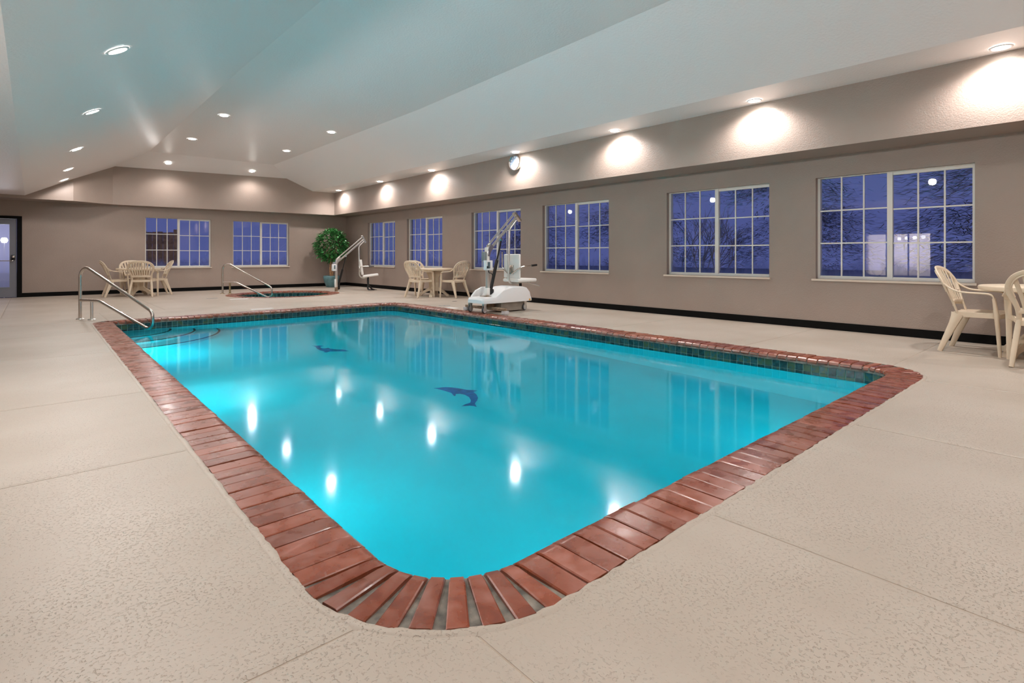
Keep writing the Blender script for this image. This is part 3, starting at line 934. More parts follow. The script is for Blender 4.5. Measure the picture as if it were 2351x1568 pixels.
# ------------------------------------------------------------------ spa
spa = thing('hot_tub', (SPA_C.x, SPA_C.y, 0), label='round sunken spa with brick rim and green tiles near the back wall', cat='hot tub')
sb = brick_mesh(SPA_RO - SPA_RI - 0.004, 0.0895, 77); sb.materials.append(M['brick'])
for k in range(73):
    t = 2 * pi * (k + 0.5) / 73
    o = bpy.data.objects.new('coping_brick', sb); COL.objects.link(o); o.parent = spa
    o.location = (cos(t) * SPA_RI, sin(t) * SPA_RI, 0.004); o.rotation_euler = (0, 0, t - pi / 2)
mb = MB().lathe([(SPA_RO, -0.006), (SPA_RI + 0.012, -0.006), (SPA_RI + 0.012, -0.057), (SPA_RI + 0.05, -0.057)], 72)
obj('grout_bed', mb, 'grout', parent=spa)
obj('basin', MB().lathe([(SPA_RI + 0.03, -0.05), (SPA_RI + 0.03, -0.5), (0.7, -0.5), (0.7, -0.95), (0.001, -0.95)], 60), 'plaster', parent=spa)
obj('tile_grout', MB().lathe([(SPA_RI + 0.0265, -0.056), (SPA_RI + 0.0265, -0.30)], 72), 'tilegrout', parent=spa)
st = tile_mesh(0.098, 0.112); st.materials.append(M['tile'])
for k in range(71):
    t = 2 * pi * (k + 0.5) / 71
    for z in (-0.116, -0.234):
        if z < -0.2 and sin(t) < 0: continue
        o = bpy.data.objects.new('waterline_tile', st); COL.objects.link(o); o.parent = spa
        o.location = (cos(t) * (SPA_RI + 0.026), sin(t) * (SPA_RI + 0.026), z); o.rotation_euler = (0, 0, t - pi / 2)
obj('water', surface([(cos(2 * pi * k / 72) * (SPA_RI + 0.019), sin(2 * pi * k / 72) * (SPA_RI + 0.019)) for k in range(72)], -0.165), 'spawater', parent=spa)
d = bpy.data.lights.new('added_spa_beam', 'AREA'); d.shape = 'DISK'; d.size = 0.2; d.energy = 8  # unseen light added under the spa water, without a fixture
o = bpy.data.objects.new('added_spa_beam', d); COL.objects.link(o); o.parent = spa; o.location = (-0.4, -1.1, -0.4)
o.rotation_euler = Vector((0.3, 1, -0.2)).to_track_quat('-Z', 'Y').to_euler()

# ------------------------------------------------------------------ recessed downlights
trim_me = MB().lathe([(0.072, -0.004), (0.078, -0.010), (0.092, -0.010), (0.098, 0.0)], 28).mesh('trim'); trim_me.materials.append(M['white'])
lens_me = MB().lathe([(0.001, -0.006), (0.06, -0.006), (0.074, -0.003)], 28).mesh('lens'); lens_me.materials.append(M['lens'])
def downlight(x, y, z, tilt, label, group, w=1.0, size=radians(160), blend=0.7):
    r = thing('ceiling_light', (x, y, z - 0.003), label=label, cat='downlight', group=group)
    r.rotation_euler = tilt
    for nme, me in (('trim', trim_me), ('lens', lens_me)):
        o = bpy.data.objects.new(nme, me); COL.objects.link(o); o.parent = r
    d = bpy.data.lights.new('downlight_beam', 'SPOT'); d.energy = SPOT_W * w; d.spot_size = size; d.spot_blend = blend
    d.shadow_soft_size = 0.075; d.color = (1.0, 0.928, 0.90)
    b = bpy.data.objects.new('downlight_beam', d); COL.objects.link(b); b.parent = r
    b.location = (0, 0, -0.05)
    return r
tl = (0, -math.atan(0.53), 0)
ORD = ['first', 'second', 'third', 'fourth', 'fifth', 'sixth', 'seventh', 'eighth']
for k, y in enumerate((17.0, 14.9, 12.0, 8.75, 6.0, 3.1, 0.2)):
    downlight(0.57, y, ZLEFT + 0.53 * 0.71, tl, 'round downlight in the slope above the exit door walkway, %s from the back bulkhead' % ORD[k], 'downlights in the left slope',
              w=(0.20, 0.28, 0.42, 0.68, 0.78, 0.80, 0.80)[k], size=radians(174), blend=0.12)
for x in (2.82, 5.0):
    row = 'on the exit door side' if x < 4 else 'on the window wall side'
    for y, k in ((14.6, 'second'), (11.75, 'third'), (0.2, 'fourth')):  # front pair added out of view to light the near deck
        downlight(x, y, zt(y), (0, 0, 0), 'round downlight in the flat ceiling, %s from the back bulkhead, %s' % (k, row), 'downlights in the flat ceiling', w=0.52 if y > 1 else 0.8)
    downlight(x, 17.6, zt(17.6), (-math.atan(0.35), 0, 0), 'round downlight washing the back bulkhead, %s' % row, 'downlights along the back bulkhead', w=0.5)
for y, where in ((17.0, 'in the corner above the potted tree'), (14.2, 'second from the clock towards the back corner'), (11.5, 'next to the clock one towards the back corner'),
                 (8.35, 'right above the wall clock'), (5.8, 'next to the clock one towards the cut-off table'), (3.4, 'second from the clock towards the cut-off table'),
                 (0.85, 'above the cut-off table'), (-1.6, 'beyond the cut-off table')):
    downlight(7.48, y, ZSTRIP, (0, 0, 0), 'downlight beside the window bulkhead, ' + where, 'downlights along the window bulkhead', w=0.84 if y < 12 else 0.72)

# ------------------------------------------------------------------ wall clock
ck = thing('wall_clock', (7.68, 8.55, 3.0), label='round silver wall clock with pale blue face on the bulkhead', cat='clock')
ck.rotation_euler = (pi / 2, 0, -pi / 2)          # local z points to -x
obj('housing', MB().lathe([(0.001, 0.0), (0.15, 0.0), (0.165, 0.01), (0.165, 0.055), (0.155, 0.07), (0.145, 0.06)], 40), 'steel', parent=ck)
obj('dial', MB().lathe([(0.001, 0.05), (0.148, 0.05)], 40), 'clockface', parent=ck)
dgr = None
def text_mesh(body, size):
    cu = bpy.data.curves.new('txt', 'FONT'); cu.body = body; cu.size = size; cu.align_x = 'CENTER'; cu.align_y = 'CENTER'; cu.extrude = 0.0015
    to = bpy.data.objects.new('txt', cu); COL.objects.link(to)
    g = bpy.context.evaluated_depsgraph_get()
    me = bpy.data.meshes.new_from_object(to.evaluated_get(g))
    bpy.data.objects.remove(to); bpy.data.curves.remove(cu)
    return me
for k in range(1, 13):
    a = pi / 2 - 2 * pi * k / 12
    me = text_mesh(str(k), 0.045)
    obj('numeral', me, 'white', parent=ck, loc=(0.118 * cos(a), 0.118 * sin(a), 0.053), smooth=False)
for (nm, ang, ln, w) in (('hour_hand', radians(72), 0.07, 0.010), ('minute_hand', radians(-104), 0.105, 0.007)):
    dx, dy = cos(ang), sin(ang)
    mb = MB().sweep([(-dx * 0.02, -dy * 0.02, 0.057), (dx * ln, dy * ln, 0.057)], Vector((-dy, dx, 0)), [w, w * 0.5], 0.003)
    obj(nm, mb, 'white', parent=ck)

# ------------------------------------------------------------------ resin armchair
def back_y(u, z): return -0.205 - 0.19 * ((z - 0.42) / 0.47) ** 1.1 + 0.55 * u * u if z > 0.42 else -0.205 + 0.55 * u * u
RIM = [(0.200, 0.415), (0.203, 0.48), (0.212, 0.54), (0.232, 0.60), (0.256, 0.655), (0.272, 0.71), (0.272, 0.755), (0.256, 0.80), (0.222, 0.843), (0.165, 0.874), (0.09, 0.890), (0.0, 0.895)]
def bp3(u, z, d=0.0): return Vector((u, back_y(u, z) + d, z))
def rim_at(u):
    u = abs(u)
    for i in range(len(RIM) - 1, 5, -1):
        (u1, z1), (u0, z0) = RIM[i - 1], RIM[i]
        if u0 <= u <= u1: return z0 + (z1 - z0) * (u - u0) / (u1 - u0)
    return 0.76
def make_chair():
    root = thing('resin_armchair')
    # seat: dished panel with a rolled apron
    nx, ny = 8, 8; top = []; bot = []
    for j in range(ny + 1):
        t = j / ny; y = -0.215 + 0.465 * t
        hw_ = 0.200 + 0.045 * t
        for i in range(nx + 1):
            s = -1 + 2 * i / nx
            z = 0.425 + 0.012 * t - 0.018 * (1 - s * s) * (1 - abs(2 * t - 1) ** 2) - (0.02 * max(0, t - 0.85) / 0.15)
            top.append((hw_ * s, y + 0.02 * (1 - s * s) * t, z)); bot.append((hw_ * s * 0.99, y + 0.02 * (1 - s * s) * t, z - 0.016))
    mb = MB(); vs = top + bot; o = len(top); fs = []
    w_ = nx + 1
    for j in range(ny):
        for i in range(nx):
            a = j * w_ + i
            fs += [(a, a + 1, a + w_ + 1, a + w_), (o + a, o + a + w_, o + a + w_ + 1, o + a + 1)]
    for i in range(nx):
        fs += [(i, o + i, o + i + 1, i + 1), (ny * w_ + i, ny * w_ + i + 1, o + ny * w_ + i + 1, o + ny * w_ + i)]
    for j in range(ny):
        fs += [(j * w_, (j + 1) * w_, o + (j + 1) * w_, o + j * w_), (j * w_ + nx, o + j * w_ + nx, o + (j + 1) * w_ + nx, (j + 1) * w_ + nx)]
    mb.add(vs, fs)
    for sx in (-1, 1):
        mb.sweep([(sx * 0.197, -0.215, 0.405), (sx * 0.222, 0.0, 0.408), (sx * 0.246, 0.245, 0.412)], Vector((1, 0, 0)), 0.014, 0.055)
    mb.sweep([(-0.245, 0.252, 0.405), (0, 0.27, 0.402), (0.245, 0.252, 0.405)], Vector((0, 1, 0)), 0.014, 0.045)
    mb.sweep([(-0.2, -0.21, 0.402), (0, -0.225, 0.402), (0.2, -0.21, 0.402)], Vector((0, 1, 0)), 0.014, 0.05)
    obj('seat', mb, 'plastic', parent=root, angle=40)
    # backrest rim with cross bars
    path = smooth_path([bp3(u, z) for u, z in RIM[:-1]] + [bp3(-u, z) for u, z in reversed(RIM)], 3)
    side = []
    for i, p in enumerate(path):
        a = path[max(0, i - 1)]; b = path[min(len(path) - 1, i + 1)]
        t = (b - a).normalized(); side.append(t.cross(Vector((0, 1, 0.35))).normalized())
    L_ = len(path)
    W = []
    for i, p in enumerate(path):
        W.append(0.040 if p.z < 0.56 else (0.040 + (p.z - 0.56) / 0.12 * 0.008 if p.z < 0.68 else 0.048))
    mb = MB().sweep(path, side, W, 0.016, 0.5)
    lip = [p + s * (w * 0.5) + Vector((0, -0.008, 0)) for p, s, w in zip(path, side, W)]
    mb.sweep([q for q in lip if q.z > 0.63], Vector((0, 1, 0.2)), 0.03, 0.012, 0.5)
    cross = [bp3(-0.205 + 0.41 * k / 10, 0.515 + 0.012 * sin(pi * k / 10)) for k in range(11)]
    mb.sweep(cross, Vector((0, 0, 1)), 0.055, 0.014, 0.4)
    back = obj('backrest', mb, 'plastic', parent=root, angle=50)
    ns_ = 8
    for k in range(ns_):
        f = -1 + 2 * (k + 0.5) / ns_
        u0 = f * 0.185; u1 = f * 0.262
        z1 = min(rim_at(u1) - 0.012, 0.875)
        pts = []; wd = []
        for j in range(7):
            t = j / 6
            z = 0.535 + (z1 - 0.535) * t
            u = u0 + (u1 - u0) * (t ** 1.3)
            pts.append(bp3(u, z, 0.002)); wd.append(0.027 + 0.012 * t)
        mb = MB().sweep(pts, Vector((1, 0, 0)), wd, 0.009, 0.5)
        obj('slat', mb, 'plastic', parent=back, angle=50)
    for sx in (-1, 1):
        p0 = bp3(0.272 * sx, 0.73); p1 = bp3(0.262 * sx, 0.67)
        arm = smooth_path([(sx * 0.275, p0.y - 0.005, 0.735), (sx * 0.282, p0.y + 0.055, 0.685), (sx * 0.292, p0.y + 0.125, 0.655), (sx * 0.300, -0.04, 0.643),
                           (sx * 0.300, 0.08, 0.640), (sx * 0.296, 0.165, 0.634), (sx * 0.292, 0.200, 0.615), (sx * 0.291, 0.210, 0.585)], 4)
        mb = MB().sweep(arm, Vector((1, 0, 0.0)), [0.036 + 0.016 * min(1, i / 8) for i in range(len(arm))], 0.016, 0.5)
        obj('arm', mb, 'plastic', parent=root, angle=50)
        leg = [(sx * 0.291, 0.208, 0.595), (sx * 0.284, 0.228, 0.45), (sx * 0.282, 0.245, 0.28), (sx * 0.283, 0.265, 0.0)]
        mb = MB().sweep(leg, Vector((1, 0, 0)), [0.050, 0.050, 0.046, 0.036], [0.030, 0.046, 0.042, 0.032], 0.35)
        mb.sweep([(sx * 0.244, 0.232, 0.405), (sx * 0.284, 0.230, 0.43)], Vector((0, 1, 0)), 0.05, 0.05, 0.3)
        obj('leg', mb, 'plastic', parent=root, angle=50)
        leg = [(sx * 0.203, -0.172, 0.412), (sx * 0.208, -0.185, 0.37), (sx * 0.216, -0.212, 0.30), (sx * 0.235, -0.275, 0.14), (sx * 0.250, -0.325, 0.0)]
        mb = MB().sweep(leg, Vector((1, 0, 0)), [0.030, 0.042, 0.044, 0.042, 0.036], [0.125, 0.105, 0.080, 0.056, 0.042], 0.3)
        obj('leg', mb, 'plastic', parent=root, angle=50)
    return root
chair0 = make_chair()
def squeeze(o):
    for v in o.data.vertices:
        if v.co.y > -0.2: v.co.y = -0.2 + (v.co.y + 0.2) * 0.80
for ch in chair0.children:
    if ch.name.startswith(('seat', 'arm', 'leg')): squeeze(ch)
chair_used = False
def place_chair(x, y, face, label, group=None):
    """face: world heading in degrees of the direction the sitter looks"""
    global chair_used
    o = chair0 if not chair_used else copy_tree(chair0)
    chair_used = True
    o.location = (x, y, 0); o.rotation_euler = (0, 0, radians(face - 90))
    o['label'] = label; o['category'] = 'chair'
    o['group'] = 'cream resin armchairs around the tables'
    return o
# table under the back windows
place_chair(1.66, 17.05, 2, 'cream resin armchair between the exit door and the back table, seen in profile')
place_chair(2.12, 16.62, 72, 'cream resin armchair at the back table with its fan back to the pool')
place_chair(2.48, 17.28, 182, 'cream resin armchair at the back table on the side of the spa handrail')
place_chair(2.03, 17.72, 268, 'cream resin armchair behind the back table against the wall')
# table by the window wall
place_chair(7.33, 11.74, 8, 'cream resin armchair at the window table on the side of the spa lift')
place_chair(7.90, 11.17, 103, 'cream resin armchair at the window table on the side of the wheeled lift')
place_chair(7.74, 12.42, 272, 'cream resin armchair behind the window table below the sill')
# table at the right edge
place_chair(7.60, 1.00, 268, 'cream resin armchair in profile below the largest window')
place_chair(7.10, 0.47, 4, 'cream resin armchair with its fan back to the pool corner, cut by the frame')

def make_table():
    root = thing('round_table')
    mb = MB().lathe([(0.001, 0.72), (0.478, 0.72), (0.492, 0.713), (0.496, 0.70), (0.490, 0.672), (0.478, 0.668), (0.470, 0.69), (0.001, 0.69)], 48)
    obj('table_top', mb, 'plastic', parent=root, angle=40)
    prof = [(0.03, 0.692), (0.32, 0.692), (0.20, 0.62), (0.135, 0.50), (0.125, 0.24), (0.17, 0.19), (0.26, 0.145), (0.345, 0.065), (0.385, 0.045), (0.392, 0.0),
            (0.325, 0.0), (0.305, 0.035), (0.20, 0.105), (0.12, 0.135), (0.03, 0.14)]
    for k in range(4):
        a = pi / 4 + k * pi / 2
        w = 0.045
        vs = []
        for s in (-1, 1):
            for r, z in prof:
                ww = w * (0.75 if z > 0.2 else 1.0)
                vs.append((r * cos(a) - s * ww * sin(a), r * sin(a) + s * ww * cos(a), z))
        n = len(prof)
        fs = [tuple(range(n)), tuple(reversed(range(n, 2 * n)))] + [(i, (i + 1) % n, n + (i + 1) % n, n + i) for i in range(n)]
        obj('leg', MB().add(vs, fs), 'plastic', parent=root, angle=25)
    return root
t0 = make_table()
for i, (x, y, rz, lab) in enumerate(((2.08, 17.1, 10, 'round cream resin table in front of the back window'),
                                     (7.76, 11.82, 0, 'round cream resin table against the window wall between two lifts'),
                                     (7.66, 0.56, 8, 'round cream resin table at the window wall, cut by the frame'))):
    o = t0 if i == 0 else copy_tree(t0)
    o.location = (x, y, 0); o.rotation_euler = (0, 0, radians(rz))
    tag(o, lab, 'table', 'round resin tables')

# ------------------------------------------------------------------ hand rails
def hand_rail(name, base, tip, flange_mat, label, H=1.0, R=0.024, zlow=-0.2, gap=0.2):
    """figure-four grab rail; base post at base, runs towards tip (xy) and dips to the water"""
    d = (Vector(tip) - Vector(base)); Ln = d.length; ang = atan2(d.y, d.x)
    root = thing(name, (base[0], base[1], 0), ang, label=label, cat='handrail')
    up = fillet_path([(0, 0, 0.0), (0, 0, H), (Ln + 0.05, 0, 0.17), (Ln + 0.05, 0, zlow), (gap + 0.17, 0, 0.31), (0.02, 0, 0.31)], [0.15, 0.12, 0.10, 0.3], 8)
    obj('rail', MB().tube(up, R, 14), 'steel', parent=root)
    obj('post', MB().tube([(gap, 0, 0.0), (gap, 0, 0.31)], R * 0.95, 14), flange_mat, parent=root)
    for x in (0, gap):
        obj('floor_flange', MB().lathe([(R + 0.001, 0.022), (R + 0.008, 0.02), (0.055, 0.008), (0.058, 0.0)], 20), flange_mat, parent=root, loc=(x, 0, 0))
    return root
hand_rail('pool_handrail', (0.58, 11.28), (1.355, 9.94), 'alu', 'stainless grab rail leaning over the corner steps of the swimming pool', H=0.92, zlow=-0.13, gap=0.27)
hand_rail('spa_handrail', (3.91, 16.43), (4.89, 15.58), 'brass', 'stainless grab rail with brass feet leaning over the round spa', H=0.92, zlow=-0.15)

# ------------------------------------------------------------------ wheeled pool lift
lift = thing('wheeled_pool_lift', (6.0, 7.73, 0.007), label='wheeled white pool lift with hanging seat at the pool edge', cat='pool lift')
# body shell: cross sections along x
xs = [-0.06, -0.03, 0.10, 0.24, 0.30, 0.42, 0.58, 0.75, 0.92, 1.03, 1.10, 1.14]
tz = [0.24, 0.275, 0.285, 0.288, 0.33, 0.415, 0.455, 0.465, 0.455, 0.43, 0.36, 0.22]
hws = [0.20, 0.235, 0.25, 0.255, 0.255, 0.255, 0.255, 0.25, 0.245, 0.235, 0.225, 0.215]
vs = []; K = 11
for x, z, h in zip(xs, tz, hws):
    zb = 0.175
    pr = [(-h, zb), (-h, zb + 0.04), (-h * 0.985, zb + (z - zb) * 0.6), (-h * 0.93, zb + (z - zb) * 0.9), (-h * 0.8, z - 0.004), (0, z), (h * 0.8, z - 0.004),
          (h * 0.93, zb + (z - zb) * 0.9), (h * 0.985, zb + (z - zb) * 0.6), (h, zb + 0.04), (h, zb)]
    vs += [(x, y, zz) for y, zz in pr]
fs = []
for i in range(len(xs) - 1):
    for k in range(K - 1):
        fs.append((i * K + k, i * K + k + 1, (i + 1) * K + k + 1, (i + 1) * K + k))
    fs.append((i * K + K - 1, i * K, (i + 1) * K, (i + 1) * K + K - 1))
fs += [tuple(range(K)), tuple(range(len(xs) * K - 1, (len(xs) - 1) * K - 1, -1))]
obj('body_shell', MB().add(vs, fs), 'white', parent=lift, angle=28)
# raised side cheek on the far side of the mast well
mb = MB()
ch = [(0.0, 0.20), (0.05, 0.30), (0.14, 0.39), (0.28, 0.445), (0.5, 0.455), (0.5, 0.2)]
for y0, y1 in ((0.20, 0.25),):
    n = len(ch)
    mb.add([(x, y0, z) for x, z in ch] + [(x, y1, z) for x, z in ch], [tuple(range(n)), tuple(reversed(range(n, 2 * n)))] + [(i, (i + 1) % n, n + (i + 1) % n, n + i) for i in range(n)])
obj('body_cheek', mb, 'white', parent=lift, angle=25)
obj('mast_well', MB().rbox(0.13, 0.34, -0.10, 0.10, 0.285, 0.293, 0.003), 'rust', parent=lift)
obj('ballast_box', MB().rbox(0.40, 1.0, -0.19, 0.19, 0.012, 0.19, 0.006), 'concrete', parent=lift)
obj('outrigger', MB().rbox(0.14, 0.22, -0.56, 0.56, 0.055, 0.105, 0.008).rbox(0.15, 0.40, -0.03, 0.03, 0.075, 0.18, 0.008), 'rust', parent=lift)
for y in (-0.56, 0.56):
    obj('outrigger_foot', MB().rbox(0.13, 0.23, y - 0.05, y + 0.05, 0.0, 0.06, 0.01), 'hub', parent=lift)
for (x, y, m_) in ((0.0, 0.21, 'rubber'), (0.0, -0.20, 'rubber'), (0.97, -0.20, 'rubber'), (0.97, 0.20, 'rubber')):
    w = obj('caster_wheel', MB().lathe([(0.040, -0.016), (0.058, -0.016), (0.064, -0.008), (0.064, 0.008), (0.058, 0.016), (0.040, 0.016)], 24, closed=True), m_, parent=lift,
            loc=(x, y, 0.064), rot=(pi / 2, 0, 0.25))
    obj('hub', MB().lathe([(0.001, -0.020), (0.012, -0.020), (0.014, -0.0165), (0.049, -0.0165), (0.049, 0.0165), (0.014, 0.0165), (0.012, 0.020), (0.001, 0.020)], 20), 'hub', parent=w)
    mb = MB().rbox(x - 0.025, x + 0.025, y - 0.030, y - 0.022, 0.05, 0.155, 0.003).rbox(x - 0.025, x + 0.025, y + 0.022, y + 0.030, 0.05, 0.155, 0.003).rbox(x - 0.03, x + 0.03, y - 0.03, y + 0.03, 0.148, 0.18, 0.004)
    obj('caster_fork', mb, 'alu', parent=lift)
# mast
mx, my = 0.235, 0.0
obj('mast', MB().rbox(mx - 0.03, mx + 0.03, my - 0.03, my + 0.03, 0.27, 1.05, 0.008), 'alu', parent=lift)
obj('mast_sleeve', MB().rbox(mx - 0.042, mx + 0.02, my - 0.036, my + 0.036, 0.93, 1.18, 0.006), 'ivory', parent=lift)
obj('mast_collar', MB().rbox(mx - 0.045, mx + 0.030, my - 0.038, my + 0.038, 0.31, 0.44, 0.006), 'ivory', parent=lift)
obj('battery', MB().rbox(mx - 0.115, mx - 0.045, my - 0.04, my + 0.04, 0.93, 1.10, 0.012), 'grey', parent=lift)
cb = obj('control_box', MB().rbox(mx - 0.125, mx + 0.02, my - 0.13, my - 0.03, 0.765, 0.945, 0.012), 'white', parent=lift)
obj('display', MB().rbox(mx - 0.105, mx - 0.045, my - 0.136, my - 0.128, 0.80, 0.915, 0.003), 'lcd', parent=cb)
obj('switch', MB().rbox(mx - 0.12, mx - 0.09, my - 0.145, my - 0.128, 0.80, 0.84, 0.004), 'black', parent=cb)
obj('cable', MB().tube(smooth_path([(mx - 0.03, my - 0.07, 0.77), (mx - 0.02, my - 0.07, 0.72), (mx + 0.05, my - 0.06, 0.70), (mx + 0.09, my - 0.05, 0.60), (mx + 0.07, my - 0.03, 0.50), (mx + 0.04, my - 0.02, 0.46)], 5), 0.008, 8), 'black', parent=lift)
# arm: two pairs of rails
P0 = Vector((mx + 0.03, 0, 1.17)); P1 = Vector((0.93, 0, 1.80))
dA = (P1 - P0).normalized(); nA = Vector((-dA.z, 0, dA.x))
for off in (0.048, -0.036):
    for sy in (-0.024, 0.024):
        obj('arm_rail', MB().sweep([P0 + nA * off + Vector((0, sy, 0)), P1 + nA * off + Vector((0, sy, 0))], Vector((0, 1, 0)), 0.010, 0.030 if off < 0 else 0.018), 'alu', parent=lift)
obj('arm_bracket', MB().sweep([(mx, 0, 1.02), (mx + 0.015, 0, 1.12), P0 + dA * 0.07], Vector((0, 1, 0)), 0.09, [0.05, 0.09, 0.11], 0.2), 'steel', parent=lift)
obj('arm_tip', MB().sweep([P1 + nA * 0.07, P1 - nA * 0.11 + Vector((0.03, 0, -0.02))], Vector((0, 1, 0)), 0.085, 0.045, 0.2), 'steel', parent=lift)
for k in range(4):
    q = P0 + dA * (0.18 + 0.2 * k)
    obj('arm_bolt', MB().tube([q + Vector((0, -0.045, 0)) - nA * 0.04, q + Vector((0, 0.045, 0)) - nA * 0.04], 0.008, 8), 'steel', parent=lift)
# actuator
A0 = Vector((mx + 0.075, 0.0, 0.40)); A1 = P0 + dA * 0.33 - nA * 0.09
mid = A0.lerp(A1, 0.58)
obj('actuator', MB().tube([A0, mid], 0.032, 14).tube([mid, mid + (A1 - A0).normalized() * 0.03], [0.032, 0.018], 14), 'black', parent=lift)
obj('actuator_rod', MB().tube([mid, A1], 0.016, 12), 'blackmetal', parent=lift)
obj('actuator_motor', MB().rbox(mx + 0.04, mx + 0.12, -0.05, 0.05, 0.295, 0.42, 0.02), 'black', parent=lift)
obj('rod_clevis', MB().sweep([A1 - Vector((0, 0, 0.02)), A1 + nA * 0.05], Vector((0, 1, 0)), 0.06, 0.04), 'steel', parent=lift)
# seat hanger
hx = 0.76
hang = fillet_path([(0.93, 0, 1.70), (hx + 0.01, 0, 1.53), (hx - 0.02, 0, 0.50), (hx + 0.26, 0, 0.515)], [0.12, 0.10], 8)
obj('seat_hanger', MB().tube(hang, [0.022] * len(hang), 14), 'alu', parent=lift)
sb_ = Matrix.Translation((hx + 0.045, 0, 0)) @ Matrix.Rotation(radians(-4), 4, 'Y')
obj('seat_back', MB().rbox(-0.02, 0.025, -0.225, 0.225, 0.60, 1.06, 0.018, 3, Matrix.Translation((hx + 0.075, 0, 0))), 'ivory', parent=lift)
obj('back_plate', MB().rbox(hx + 0.03, hx + 0.058, -0.07, 0.07, 0.68, 0.85, 0.005), 'steel', parent=lift)
obj('seat_cushion', MB().rbox(hx + 0.03, hx + 0.52, -0.225, 0.225, 0.53, 0.595, 0.025, 3), 'ivory', parent=lift)
for s in (-1, 1):
    ar = fillet_path([(hx + 0.02, s * 0.05, 0.69), (hx + 0.04, s * 0.25, 0.80), (hx + 0.14, s * 0.27, 0.83), (hx + 0.40, s * 0.27, 0.845)], [0.06, 0.06], 5)
    if s > 0:
        ar = fillet_path([(hx + 0.02, s * 0.05, 0.69), (hx + 0.04, s * 0.25, 0.80), (hx + 0.05, s * 0.26, 1.1)], [0.06], 5)
    a_ = obj('armrest', MB().tube(ar, 0.013, 10), 'steel', parent=lift)
    if s < 0: obj('grip', MB().tube([(hx + 0.33, s * 0.27, 0.842), (hx + 0.46, s * 0.27, 0.852)], 0.020, 10), 'black', parent=a_)
obj('footrest_bar', MB().tube([(hx + 0.22, -0.02, 0.515), (hx + 0.42, -0.10, 0.505), (hx + 0.66, -0.14, 0.44)], 0.011, 10), 'alu', parent=lift)
obj('hanger_strap', MB().rbox(hx + 0.27, hx + 0.31, -0.02, 0.02, 0.44, 0.53, 0.004), 'black', parent=lift)
obj('indicator', MB().rbox(1.06, 1.082, -0.252, -0.228, 0.185, 0.215, 0.003), 'amber', parent=lift)

# ------------------------------------------------------------------ fixed spa lift
sl = thing('spa_lift', (6.66, 15.30, 0), label='slim white pool lift with hanging seat and black straps beside the potted tree', cat='pool lift')
obj('mast', MB().rbox(-0.03, 0.03, -0.03, 0.03, 0.0, 0.86, 0.006), 'alu', parent=sl)
obj('mast_base', MB().rbox(-0.036, 0.036, -0.036, 0.036, 0.0, 0.13, 0.006), 'rust', parent=sl)
obj('mast_collar', MB().rbox(-0.045, -0.02, -0.035, 0.035, 0.12, 0.36, 0.004), 'ivory', parent=sl)
obj('battery', MB().rbox(-0.095, -0.035, -0.045, 0.045, 0.70, 0.86, 0.01), 'grey', parent=sl)
cb = obj('control_box', MB().rbox(-0.135, -0.03, -0.10, 0.02, 0.60, 0.80, 0.01), 'white', parent=sl)
obj('display', MB().rbox(-0.115, -0.07, -0.106, -0.098, 0.66, 0.77, 0.003), 'lcd', parent=cb)
P0 = Vector((0.02, 0, 0.90)); P1 = Vector((0.86, 0, 1.58))
dA = (P1 - P0).normalized(); nA = Vector((-dA.z, 0, dA.x))
obj('arm_bracket', MB().sweep([(0.0, 0, 0.80), (0.02, 0, 0.90), P0 + dA * 0.13], Vector((0, 1, 0)), 0.08, [0.05, 0.08, 0.12], 0.2), 'alu', parent=sl)
for off, h in ((0.045, 0.028), (-0.04, 0.045)):
    obj('arm_rail', MB().sweep([P0 + nA * off, P1 + nA * off], Vector((0, 1, 0)), 0.05, h), 'alu', parent=sl)
obj('arm_tip', MB().sweep([P1 + nA * 0.09, P1 - nA * 0.05 + Vector((0.03, 0, -0.1))], Vector((0, 1, 0)), 0.07, 0.045, 0.2), 'alu', parent=sl)
A0 = Vector((0.17, 0.28, 0.10)); A1 = P0 + dA * 0.30 - nA * 0.07
mid = A0.lerp(A1, 0.58)
obj('actuator', MB().tube([A0, mid], 0.030, 12), 'black', parent=sl)
obj('actuator_rod', MB().tube([mid, A1], 0.013, 10), 'blackmetal', parent=sl)
obj('actuator_motor', MB().rbox(0.09, 0.22, 0.22, 0.34, 0.03, 0.17, 0.03), 'black', parent=sl)
obj('motor_bracket', MB().sweep([(0.0, 0.02, 0.16), (0.14, 0.26, 0.10)], Vector((0, 0, 1)), 0.05, 0.02), 'rust', parent=sl)
obj('rod_clevis', MB().sweep([A1 - Vector((0, 0, 0.02)), A1 + nA * 0.05], Vector((0, 1, 0)), 0.06, 0.04), 'alu', parent=sl)
hx = 0.715
hang = fillet_path([(0.87, 0, 1.48), (hx - 0.01, 0, 1.32), (hx + 0.01, 0, 0.36), (hx + 0.28, -0.10, 0.39)], [0.12, 0.13], 8)
obj('seat_hanger', MB().tube(hang, 0.021, 12), 'alu', parent=sl)
RZ = Matrix.Translation((hx, 0, 0)) @ Matrix.Rotation(radians(-24), 4, 'Z')
RB = RZ @ Matrix.Translation((0.09, 0, 0.5)) @ Matrix.Rotation(radians(-7), 4, 'Y') @ Matrix.Translation((0, 0, -0.5))
obj('seat_back', MB().rbox(-0.03, 0.035, -0.21, 0.21, 0.47, 0.93, 0.02, 3, RB), 'ivory', parent=sl)
RS = RZ @ Matrix.Translation((0.1, 0, 0.42)) @ Matrix.Rotation(radians(-7), 4, 'Y') @ Matrix.Translation((-0.1, 0, -0.42))
obj('seat_cushion', MB().rbox(0.10, 0.56, -0.21, 0.21, 0.385, 0.455, 0.022, 3, RS), 'ivory', parent=sl)
obj('back_plate', MB().rbox(-0.005, 0.04, -0.06, 0.06, 0.55, 0.75, 0.006, 2, RZ), 'steel', parent=sl)
